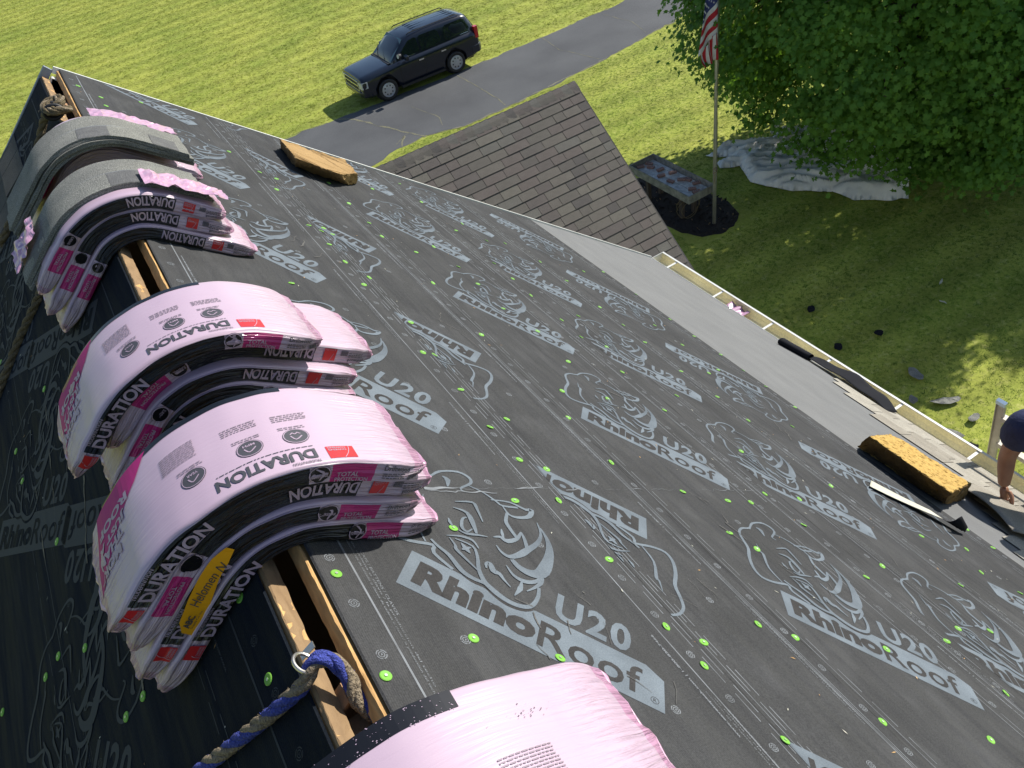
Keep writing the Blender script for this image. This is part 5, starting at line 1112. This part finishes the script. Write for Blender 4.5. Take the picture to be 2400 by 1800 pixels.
def flagpos(u, v):
    """u 0..1 along the fly, v 0..1 from top to bottom hoist; the cloth hangs limp and gathers"""
    zt = 6.25; H_ = 1.0; W_ = 1.75
    a = u ** .85; drop = W_ * (u - .0) * .93; z = zt - v * H_ * (1 - .55 * a) - drop * (.72 + .28 * u) * .86
    x = -.05 - .42 * math.sin(min(1, u * 1.4) * math.pi * .5) * (1 - .35 * v) - .02 * math.sin(v * 9 + u * 6) + .36 * v * a + .06 * a
    y = -.10 + .085 * math.sin(v * 10 + u * 4) * (.4 + u) - .05 * u
    return (x, y, z)
# simpler drape built directly from the folded outline: upper panel with slanted stripes, lower panel with falling stripes
def flag_panel(name, rows, cols, f, mats, mi):
    V = [f(i / cols, j / rows) for i in range(cols + 1) for j in range(rows + 1)]; F = []; I = []
    for i in range(cols):
        for j in range(rows): F.append((i * (rows + 1) + j, i * (rows + 1) + j + 1, (i + 1) * (rows + 1) + j + 1, (i + 1) * (rows + 1) + j)); I.append(mi((i + .5) / cols, (j + .5) / rows))
    o = ob(name, me_(name, V, F, mats, I, True), fl); md = o.modifiers.new('s', 'SOLIDIFY'); md.thickness = .002; return o
def up(u, v):      # u 0 = pole side, 1 = free side ; v 0 top .. 1 bottom
    zt, zb = 6.05, 4.86; x = -.045 - (.36 + .20 * v) * u; z = zt + (zb - zt) * v - .36 * u * (1 - .15 * v)
    return (x, -.045 - .035 * math.sin(u * 7 + v * 2) - .03 * u, z)
def um(u, v): s = int(v * 9.999); return 2 if v < .40 else (s % 2)
flag_panel('upper_fold', 40, 14, up, ('f_red', 'f_white', 'f_blue'), lambda u, v: 2 if v < .42 else (0 if int((v - .42) / .58 * 5) % 2 == 1 else 1) if v < .9999 else 0)
def lo(u, v):      # vertical stripes
    zt = 4.93 - .34 * u; zb = 4.30 - .05 * u; k_ = math.sin(min(1, v * 2.2) * 1.57); x0 = -.045 + .03 * v; x1 = -.53 - .07 * math.sin(v * 2.6) + .17 * v
    x = x0 + (x1 - x0) * u; return (x, -.040 - .045 * math.sin(u * 13 + v * 1.5) - .02 * u, zt + (zb - zt) * v)
flag_panel('lower_fold', 14, 54, lo, ('f_red', 'f_white'), lambda u, v: 0 if int(u * 9) % 2 == 0 else 1)
def star(b, c, r):
    a = [math.pi / 2 + i * math.pi / 5 for i in range(10)]; v = [(c[0] + math.cos(t) * (r if i % 2 == 0 else r * .4), c[1] - .006, c[2] + math.sin(t) * (r if i % 2 == 0 else r * .4)) for i, t in enumerate(a)]
    b.add(v + [(c[0], c[1] - .006, c[2])], [(i, (i + 1) % 10, 10) for i in range(10)])
b = MB()
for i in range(4):
    for j in range(6): u, v = .14 + i * .24 + (.12 if j % 2 else 0), .03 + j * .065; star(b, up(min(u, .97), v), .030)
b.build('flag_stars', 'f_white', fl, kind='stuff')
# ================================================================ RAISED TABLE WITH BRICKS
tb = thing('raised_tray', 'weathered wooden tray table on posts beside the flagpole', 'table', (0, 0, 0))
x0, x1, y0, y1 = 11.40, 12.24, 13.22, 15.62
for i in range(6):
    b = MB(); a = x0 + .03 + i * (x1 - x0 - .06) / 6; b.box(a, a + (x1 - x0 - .06) / 6 - .010, y0 + .03, y1 - .03, .80, .825 + .004 * (i % 2)); b.build('board', M('tray_board_%d' % i, (.62, .62, .60), (.34, .34, .33), rough=.85, scale=7, hard=.3, fine=.15, bscale=60), tb)
for n_, c in (('side_board', (x0, x0 + .028, y0, y1)), ('side_board', (x1 - .028, x1, y0, y1)), ('end_board', (x0 + .029, x1 - .029, y0, y0 + .028)), ('end_board', (x0 + .029, x1 - .029, y1 - .028, y1))):
    b = MB(); b.box(*c, .775, .985); b.build(n_, 'oldwood', tb)
for x, y in ((11.62, 13.75), (12.02, 13.75), (11.62, 15.1), (12.02, 15.1)): b = MB(); b.box(x - .05, x + .05, y - .05, y + .05, 0, .80); b.build('leg', 'bark', tb)
b = MB(); b.box(11.5, 12.14, 13.70, 13.80, .70, .799, mat=Matrix.Translation((0, .0, -.002))); b.box(11.5, 12.14, 15.05, 15.15, .70, .797); b.build('crossbeam', 'oldwood', tb)
bl = [(11.69, 15.50, 1.2), (11.95, 15.45, .3), (11.86, 15.28, .5), (11.95, 14.98, 1.5), (12.06, 14.62, 1.2), (11.76, 14.72, 1.25), (11.74, 14.32, .2), (12.09, 14.05, .15), (12.12, 13.76, 1.25), (11.86, 13.62, .9), (11.84, 13.44, 1.2), (11.98, 14.18, .8)]
bd = ['brick in the far left corner of the wooden tray', 'reddish brick nearest the far end board of the tray', 'brick just in front of the two at the far end', 'brick standing on edge in the far half of the tray', 'upright dark brick near the long far side of the tray', 'brick leaning towards the near side, far half of the tray', 'brick alone near the middle of the near side', 'pale brick right of the middle by the far side', 'brick tilted near the flagpole end', 'reddish brick lying in the flagpole end corner', 'last brick right against the near end board', 'small grey brick behind the pale one']
bm_ = MB(); bm_.box(-.045, .045, -.10, .10, 0, .058)
for sx in (-.05, 0, .05): bm_.cyl((0, sx, .0585), (0, 0, 1), .013, .001, 10, 1)
bme = me_('brick', bm_.v, bm_.f, ('brick', 'rubber'), bm_.mi)
for (x, y, a), d_ in zip(bl, bd): o = ob('brick', bme, None, Matrix.Translation((x, y, .832)) @ Matrix.Rotation(a, 4, 'Z')); tag(o, d_, 'brick', 'bricks lying in the wooden tray')
b = MB(); b.tube([(11.70 + .33 * math.cos(a) * (1 + .1 * math.sin(a * 3)), 13.55 + .10 * math.sin(a * .5), .33 + .27 * math.sin(a) + .01 * a) for a in np.linspace(0, 16, 60)], .009, 5); tag(b.build('wire_coil', 'rope_old', smooth=True), 'loose coil of brown wire hanging under the tray', 'wire')
# ================================================================ TARP
TP = [(14.02, 15.86), (14.45, 15.62), (14.78, 15.82), (15.41, 15.42), (16.0, 15.06), (16.6, 15.2), (17.3, 14.6), (18.0, 13.6), (18.4, 12.5), (17.5, 11.5), (16.7, 10.9), (16.02, 10.40), (15.7, 10.62), (15.13, 11.25), (15.05, 11.9), (14.46, 12.68), (14.17, 13.25), (14.05, 13.8), (14.45, 14.6), (14.02, 14.93), (14.15, 15.2), (14.7, 14.95), (14.6, 15.25)]
def inside(x, y, P):
    c = False
    for i in range(len(P)):
        (xa, ya), (xb, yb) = P[i], P[i - 1]
        if (ya > y) != (yb > y) and x < (xb - xa) * (y - ya) / (yb - ya) + xa: c = not c
    return c
TPd = np.array(densify(TP + [TP[0]], .12, .06, 4)[:-1])
def edged(x, y): return float(np.min(np.hypot(TPd[:, 0] - x, TPd[:, 1] - y)))
V = []; F = []; idx = {}; st = .042
def fold(x, y):
    # long ridged folds running roughly from the pointed left end to the lower right
    wx = noise.noise(Vector((x * .9, y * .9, 2))) * .35; a = math.atan2(y - 17.5, x - 11.0 + wx) * 11; r_ = math.hypot(x - 12, y - 17)
    w1 = noise.noise(Vector((a * 1.9, r_ * .35, 3))); w2 = noise.noise(Vector((a * 4.5, r_ * .8, 7))); w3 = noise.noise(Vector((x * 5, y * 5, 1)))
    w4 = noise.noise(Vector((x * 2.1 + y * 3.3, y * 1.2, 5)))
    return .17 * max(0, 1 - abs(w1) * 3.0) ** 1.3 + .11 * max(0, 1 - abs(w2) * 2.6) ** 1.3 + .05 * max(0, 1 - abs(w4) * 3) + .02 * w3
for i in range(140):
    for j in range(165):
        x = 13.8 + i * st; y = 9.5 + j * st
        if inside(x, y, [tuple(p) for p in TPd]):
            d = edged(x, y); idx[(i, j)] = len(V); V.append((x + .02 * noise.noise(Vector((x * 6, y * 6, 0))), y, .035 + min(1, d / .22) * fold(x, y) + .05 * min(1, d / .10)))
for (i, j) in idx:
    q = [(i, j), (i + 1, j), (i + 1, j + 1), (i, j + 1)]
    if all(p in idx for p in q): F.append(tuple(idx[p] for p in q))
for (i, j), k_ in idx.items():
    if any((i + a, j + c) not in idx for a in (-1, 0, 1) for c in (-1, 0, 1)):
        x, y, z = V[k_]; q = int(np.argmin(np.hypot(TPd[:, 0] - x, TPd[:, 1] - y)))
        if math.hypot(TPd[q, 0] - x, TPd[q, 1] - y) < .10: V[k_] = (TPd[q, 0], TPd[q, 1], .03 + .03 * noise.noise(Vector((x * 5, y * 5, 9))))
to = ob('tarp', me_('tarp', V, F, ('tarp',), None, True)); md = to.modifiers.new('s', 'SOLIDIFY'); md.thickness = .012; tag(to, 'large crumpled pale canvas tarp spread on the grass under the maple', 'tarp')
b = MB(); 
V = []
for i in range(12):
    for j in range(8): u, v = i / 11, j / 7; V.append((16.28 + .25 * v + .03 * math.sin(i), 15.28 - .1 * v + .05 * math.sin(j * 2 + i), .06 + .42 * (1 - u) + .05 * math.sin(i * 1.3 + j)))
b.add(V, [(i * 8 + j, (i + 1) * 8 + j, (i + 1) * 8 + j + 1, i * 8 + j + 1) for i in range(11) for j in range(7)]); o = b.build('tarp_corner', 'tarp', to, smooth=True)
# ================================================================ MAPLE
tree = thing('maple_tree', 'large round-crowned green maple casting shade over the lawn', 'tree', (0, 0, 0))
TC = Vector((17.5, 12.2, 5.35)); b = MB()
b.tube([(17.5, 12.0, -.1), (17.52, 12.02, .15), (17.5, 12.05, .6), (17.5, 12.1, 1.6), (17.55, 12.15, 2.6), (17.5, 12.2, 4.5), (17.45, 12.2, 7.0), (17.5, 12.3, 9.2)], [.42, .30, .24, .21, .19, .14, .08, .03], 12)
b.build('trunk', 'bark', tree, smooth=True)
lb = MB(); tips = []
for i in range(46):
    z0 = random.uniform(1.9, 8.2); a = i * 2.4 + random.uniform(-.3, .3); f_ = (z0 - 1.9) / 6.3; ln = 5.2 * math.sqrt(max(.08, 1 - ((z0 + 1.0 - TC.z) / 5.6) ** 2)); ln *= random.uniform(.8, 1.0); el = lerp(.02, .9, f_) + random.uniform(-.1, .1)
    p0 = Vector((17.5, 12.15, z0)); pts = [p0]; 
    for k_ in range(1, 7):
        t = k_ / 6; pts.append(p0 + Vector((math.cos(a) * ln * t * math.cos(el), math.sin(a) * ln * t * math.cos(el), ln * t * math.sin(el) * (1 - .25 * t) - (.5 * t * t if f_ < .3 else 0))) + Vector([random.uniform(-.12, .12) for _ in range(3)]) * t)
    lb.tube(pts, [.085 * (1 - t_ / 7.2) * (1.1 - f_ * .5) for t_ in range(7)], 6)
    for k_ in range(2, 7):
        for q in range(2):
            d = Vector((random.uniform(-1, 1), random.uniform(-1, 1), random.uniform(-.2, .7))).normalized(); e = pts[k_] + d * random.uniform(.5, 1.1); lb.tube([pts[k_], pts[k_].lerp(e, .5) + Vector((0, 0, .05)), e], [.022, .015, .006], 4); tips.append(e)
lb.build('limbs', 'bark', tree, smooth=True)
# leaf sprays: layered drooping fans of lobed leaves all over and inside the crown
LS = [(0, -.36), (.40, -.22), (.24, .04), (.56, .26), (.20, .34), (0, .66), (-.20, .34), (-.56, .26), (-.24, .04), (-.40, -.22)]
LA = np.array([(x, y, 0) for x, y in LS]); LA[:, 2] = -np.abs(LA[:, 0]) * .25
FL = [(0, 1, 2), (0, 2, 8), (0, 8, 9), (2, 3, 4), (2, 4, 6), (2, 6, 8), (6, 7, 8), (4, 5, 6)]
cent = []; 
N_SPRAY = 4100
for i in range(N_SPRAY):
    d = rng.normal(size=3); d /= np.linalg.norm(d); rr = rng.random() ** .28
    if d[2] < -.80: continue
    # lobed outline
    lob = .955 + .12 * noise.noise(Vector(d * 2.6)) + .07 * noise.noise(Vector(d * 6)); r_ = 5.50 * lob * (.40 + .60 * rr)
    p = np.array(TC) + d * np.array([r_, r_, r_ * .97])
    if p[2] < 1.35 + .5 * noise.noise(Vector(p * .8)): continue
    if noise.noise(Vector(p * .62) + Vector((3, 0, 0))) < -.24: continue
    cent.append((p, d))
for i in range(230):
    p = np.array([rng.uniform(14.9, 18.8), rng.uniform(7.9, 10.4), rng.uniform(1.25, 3.1)]); d = p - np.array(TC); d /= np.linalg.norm(d)
    if np.linalg.norm(p - np.array(TC)) < 5.9: cent.append((p, d))
NL_ = 40; tot = len(cent) * NL_
CP = np.repeat(np.array([c[0] for c in cent]), NL_, axis=0); CD = np.repeat(np.array([c[1] for c in cent]), NL_, axis=0)
# each spray is a flat drooping disc, tilted outward
off = rng.normal(size=(tot, 3)) * np.array([.25, .25, .07]); hor = np.sqrt(off[:, 0] ** 2 + off[:, 1] ** 2); out = (off * CD).sum(1)
P0 = CP + off; P0[:, 2] -= hor ** 2 * .35 + np.maximum(0, out) * .35
nrm = CD * .75 + np.array([0, 0, .75]) + rng.normal(size=(tot, 3)) * .33; nrm /= np.linalg.norm(nrm, axis=1)[:, None]
tg = np.cross(nrm, rng.normal(size=(tot, 3))); tg /= np.linalg.norm(tg, axis=1)[:, None]; bt = np.cross(nrm, tg); sz = rng.uniform(.095, .165, size=tot)
VV = (P0[:, None, :] + sz[:, None, None] * (LA[None, :, 0:1] * tg[:, None, :] + LA[None, :, 1:2] * bt[:, None, :] + LA[None, :, 2:3] * nrm[:, None, :])).reshape(-1, 3)
FF = (np.array(FL)[None] + (np.arange(tot) * len(LS))[:, None, None]).reshape(-1, 3)
def fast(name, V, F, mat):
    m = bpy.data.meshes.new(name); m.vertices.add(len(V)); m.vertices.foreach_set('co', V.astype(np.float32).ravel()); m.loops.add(F.size); m.loops.foreach_set('vertex_index', F.astype(np.int32).ravel())
    m.polygons.add(len(F)); m.polygons.foreach_set('loop_start', np.arange(0, F.size, F.shape[1], dtype=np.int32)); m.polygons.foreach_set('loop_total', np.full(len(F), F.shape[1], dtype=np.int32)); m.materials.append(MT[mat]); m.update(calc_edges=True); return m
crown = ob('crown', fast('crown', VV, FF, 'leaf'), tree)
added_tree = thing('maple_tree', 'unseen smaller maple added beyond the right edge to shade the lawn below the eave', 'tree', (24.9 - 17.5 * .78, 6.9 - 12.2 * .78, 0)); added_tree.scale = (.78, .78, .82)  # out-of-view tree added for the shade it throws on the lawn
for ch in list(tree.children):
    c = ch.copy(); link(c); c.parent = added_tree
# ================================================================ LADDER
ld = thing('ladder', 'aluminium extension ladder leaning on the gutter', 'ladder')
LB, LT = Vector((5.55, 0, 0)), Vector((3.80, 0, 7.80)); dv = (LT - LB).normalized()
for y in (1.585, 1.17):
    b = MB(); mt = Matrix.Translation(LB + Vector((0, y, 0))) @ dv.to_track_quat('Z', 'Y').to_matrix().to_4x4(); L_ = (LT - LB).length
    b.box(-.028, .028, -.004, .004, 0, L_, mat=mt); b.box(-.028, -.024, -.016, -.0045, 0, L_ - .001, mat=mt); b.box(.024, .028, -.016, -.0045, 0, L_ - .001, mat=mt); r_ = b.build('rail', 'alu', ld)
    b = MB(); b.box(-.030, .030, -.018, .007, L_ - .030, L_ + .004, mat=mt); b.build('end_cap', M('end_cap', (.45, .58, .70), rough=.25, metal=.6), r_)
L_ = (LT - LB).length; k_ = .16
while k_ < L_ - .1:
    p = LT - dv * (k_); b = MB(); mt = Matrix.Translation(p) @ dv.to_track_quat('Z', 'Y').to_matrix().to_4x4()
    b.box(-.022, .022, -.016, .016, -.0, .0, mat=mt) if False else None
    b.box(p.x - .022, p.x + .022, 1.19, 1.565, p.z - .016, p.z + .016); b.build('rung', 'alu', ld); k_ += .285
# ================================================================ ROOFER (kneeling at the eave, mostly outside the frame)
man = thing('person', 'roofer in a navy shirt reaching down to an old shingle', 'person')
def skin(name, nodes_, edges, mat, sub=2, root=0, parent=None):
    m = bpy.data.meshes.new(name); m.from_pydata([n_[0] for n_ in nodes_], edges, []); o = ob(name, m, parent)
    sk = o.modifiers.new('skin', 'SKIN'); sk.use_smooth_shade = True
    for i, n_ in enumerate(nodes_): r_ = n_[1]; m.skin_vertices[0].data[i].radius = (r_, r_) if not hasattr(r_, '__len__') else r_
    m.skin_vertices[0].data[root].use_root = True; ss = o.modifiers.new('sub', 'SUBSURF'); ss.levels = sub; ss.render_levels = sub
    bpy.context.view_layer.update(); d = bpy.context.evaluated_depsgraph_get(); nm = bpy.data.meshes.new_from_object(o.evaluated_get(d)); o.modifiers.clear(); o.data = nm
    nm.materials.clear(); nm.materials.append(MT[mat]); nm.polygons.foreach_set('use_smooth', np.ones(len(nm.polygons), bool)); return o
SH = Vector((3.175, 1.185, 8.35)); EB = Vector((3.215, 1.225, 8.06)); WRI = Vector((3.192, 1.175, 7.865))
NK = Vector((3.45, .97, 8.46)); CH = Vector((3.50, .93, 8.24)); PV = Vector((3.92, .80, 7.78)); SH2 = Vector((3.70, .68, 8.30)); HD = Vector((3.37, .93, 8.60))
N_ = [(PV, .145), ((PV + CH) / 2, .135), (CH, .15), (NK, .062), (HD, .085), (HD + Vector((-.03, .0, .07)), .088), (HD + Vector((-.03, 0, .125)), .05),
      (CH.lerp(SH, .6) + Vector((0, 0, .05)), .085), (SH, .060), (SH.lerp(EB, .5), .052), (EB, .046), (EB.lerp(WRI, .35), .046), (EB.lerp(WRI, .8), .034), (WRI, .031),
      (CH.lerp(SH2, .6) + Vector((0, 0, .05)), .085), (SH2, .062), (Vector((3.66, .55, 8.06)), .043), (Vector((3.42, .60, 7.85)), .027),
      (PV + Vector((-.03, .12, -.05)), .10), (Vector((3.58, 1.02, 7.63)), .075), (Vector((3.86, 1.02, 7.40)), .055), (Vector((4.02, 1.02, 7.25)), .042),
      (PV + Vector((-.03, -.12, -.05)), .10), (Vector((3.56, .58, 7.62)), .075), (Vector((3.86, .56, 7.40)), .055), (Vector((4.02, .56, 7.25)), .042)]
E_ = [(0, 1), (1, 2), (2, 3), (3, 4), (4, 5), (5, 6), (2, 7), (7, 8), (8, 9), (9, 10), (10, 11), (11, 12), (12, 13), (2, 14), (14, 15), (15, 16), (16, 17), (0, 18), (18, 19), (19, 20), (20, 21), (0, 22), (22, 23), (23, 24), (24, 25)]
skin('body', N_, E_, 'skin', parent=man)
# shirt and trousers over the body
skin('shirt', [(PV + Vector((0, 0, .03)), .162), ((PV + CH) / 2, .155), (CH, .168), (NK + Vector((.02, 0, -.05)), .085), (CH.lerp(SH, .6) + Vector((0, 0, .05)), .102), (SH + Vector((0, 0, .01)), .108), (SH.lerp(EB, .30), .098), (SH.lerp(EB, .52), .090), (CH.lerp(SH2, .6) + Vector((0, 0, .05)), .102), (SH2, .104), (SH2.lerp(Vector((3.66, .55, 8.06)), .45), .085)], [(0, 1), (1, 2), (2, 3), (2, 4), (4, 5), (5, 6), (6, 7), (2, 8), (8, 9), (9, 10)], 'navy', parent=man)
skin('trousers', [(PV + Vector((0, 0, -.03)), .160), (N_[18][0], .118), (N_[19][0], .092), (N_[20][0], .070), (N_[21][0], .055), (N_[22][0], .118), (N_[23][0], .092), (N_[24][0], .070), (N_[25][0], .055)], [(0, 1), (1, 2), (2, 3), (3, 4), (0, 5), (5, 6), (6, 7), (7, 8)], 'denim', parent=man)
def hand(W_, D_, S_, up_, sc_=1., name='hand'):
    """palm, four curled fingers and a thumb; D_ pointing direction, S_ thumb side"""
    D_ = D_.normalized(); S_ = (S_ - D_ * S_.dot(D_)).normalized(); U_ = D_.cross(S_); P = lambda a, s, u: W_ + D_ * a * sc_ + S_ * s * sc_ + U_ * u * sc_
    n_ = [(P(0, 0, 0), .024), (P(.035, .0, .0), (.034, .017)), (P(.075, 0, 0), (.036, .016)), (P(.09, 0, 0), (.034, .014))]; skin('palm', n_, [(0, 1), (1, 2), (2, 3)], 'skin', 2, 0, man)
    for k_, (s, l, cu) in enumerate(((.028, .070, .5), (.010, .080, .62), (-.009, .073, .70), (-.026, .058, .78))):
        r_ = .0095; a = .072; q = [(P(a, s * .8, 0), r_)]; an = 0; x, u = a, 0
        for f_ in (.42, .32, .26): an += cu; x += l * f_ * math.cos(an); u += l * f_ * math.sin(an); q.append((P(x, s * (1 + .1), u), r_ * (1 - .12 * len(q))))
        skin('finger', q, [(0, 1), (1, 2), (2, 3)], 'skin', 2, 0, man)
    skin('thumb', [(P(.02, .022, .004), .013), (P(.045, .040, .016), .0115), (P(.070, .046, .034), .0105), (P(.092, .040, .046), .009)], [(0, 1), (1, 2), (2, 3)], 'skin', 2, 0, man)
hand(WRI, Vector((.0, -.09, -.22)), Vector((.2, -.9, 0)), None, 1.05); hand(Vector((3.42, .60, 7.85)), Vector((-.18, .08, -.16)), Vector((0, .9, 0)), None, .86)
hm2 = skin('hair', [(HD + Vector((.0, 0, .04)), .098), (HD + Vector((-.01, 0, .10)), .096), (HD + Vector((.0, 0, .15)), .06)], [(0, 1), (1, 2)], 'hair', parent=man)
b = MB(); b.add([HD + Vector(v) for v in [(-.10, -.012, .03), (-.10, .012, .03), (-.128, 0, .015), (-.098, 0, .065)]], [(0, 1, 2), (1, 3, 2), (3, 0, 2), (0, 3, 1)]); b.build('nose', 'skin', man)
for sg in (-1, 1):
    b = MB(); b.tube([HD + Vector((-.098, sg * .032, .06)), HD + Vector((-.103, sg * .032, .06))], .011, 10); b.build('eye', 'f_white', man)
    skin('boot', [(Vector((4.02, .79 + sg * .23, 7.27)), .055), (Vector((4.10, .79 + sg * .23, 7.20)), .05), (Vector((4.12, .79 + sg * .23, 7.10)), .045)], [(0, 1), (1, 2)], 'glove', parent=man)
tag(skin('tool_glove', [(Vector((3.50, 1.06, 7.60)), .05), (Vector((3.44, 1.05, 7.60)), .045), (Vector((3.40, 1.04, 7.585)), .03)], [(0, 1), (1, 2)], 'glove'), 'tan leather glove lying by the roofer knee', 'glove')
# ================================================================ DEBRIS ON THE GRASS
def scrap(label, x, y, w_, h_, a, mat, z=.03, seed=0):
    n = 9; P = [];
    for i in range(n): t = i * 2 * math.pi / n; r_ = .5 + .22 * noise.noise(Vector((math.cos(t) * 2, math.sin(t) * 2, seed))); P.append((math.cos(t) * w_ * r_, math.sin(t) * h_ * r_))
    V = []; F = []; bm = bmesh.new(); vs = [bm.verts.new((p[0], p[1], 0)) for p in P]; bm.faces.new(vs); bmesh.ops.triangulate(bm, faces=bm.faces[:]); bmesh.ops.subdivide_edges(bm, edges=bm.edges[:], cuts=2)
    for v in bm.verts: v.co.z = .05 + .05 * noise.noise(Vector((v.co.x * 7, v.co.y * 7, seed)))
    me = bpy.data.meshes.new('shingle_scrap'); bm.to_mesh(me); bm.free(); me.materials.append(MT[mat]); o = ob('shingle_scrap', me, None, Matrix.Translation((x, y, z)) @ Matrix.Rotation(a, 4, 'Z')); md = o.modifiers.new('s', 'SOLIDIFY'); md.thickness = .006
    return tag(o, label, 'shingle scrap', 'torn shingle scraps on the lawn')
SC = [(11.05, 6.28, .42, .24, 1.2, 'granule', 'biggest grey torn scrap lying out on the lit grass'), (10.85, 5.45, .55, .18, -.5, 'granule', 'long grey strip of shingle in the dry grass'), (10.45, 5.85, .24, .13, .9, 'granule', 'small grey scrap beside the long strip'),
      (10.60, 7.75, .22, .16, .3, 'blackfelt', 'black scrap close to the gutter, left one'), (11.13, 8.96, .26, .18, .6, 'blackfelt', 'black scrap in the shade above the gutter middle'), (11.5, 7.5, .2, .18, .2, 'blackfelt', 'single black scrap further out in shaded grass'),
      (13.73, 7.75, .22, .05, .4, 'cream', 'thin pale sliver in the shaded grass, upper one'), (13.2, 7.3, .18, .04, 1.5, 'cream', 'thin pale sliver in the shaded grass, lower one'), (10.85, 4.88, .28, .16, .2, 'granule', 'grey scrap beside the ladder top'),
      (9.9, 6.6, .30, .22, .7, 'blackfelt', 'dark crumpled scrap just past the gutter lip'), (9.6, 6.0, .34, .24, .1, 'granule_dk', 'dark scrap half hidden by the gutter lip'), (10.0, 5.2, .5, .3, 1.0, 'granule_dk', 'dark torn piece in the pile below the gutter'), (10.2, 4.9, .45, .28, 2.0, 'granule', 'grey torn piece in the pile below the gutter'), (10.1, 4.45, .5, .3, .4, 'blackfelt', 'black torn piece nearest the ladder foot side')]
for i, (x, y, w_, h_, a, m_, l_) in enumerate(SC): scrap(l_, x, y, w_, h_, a, m_, seed=i)
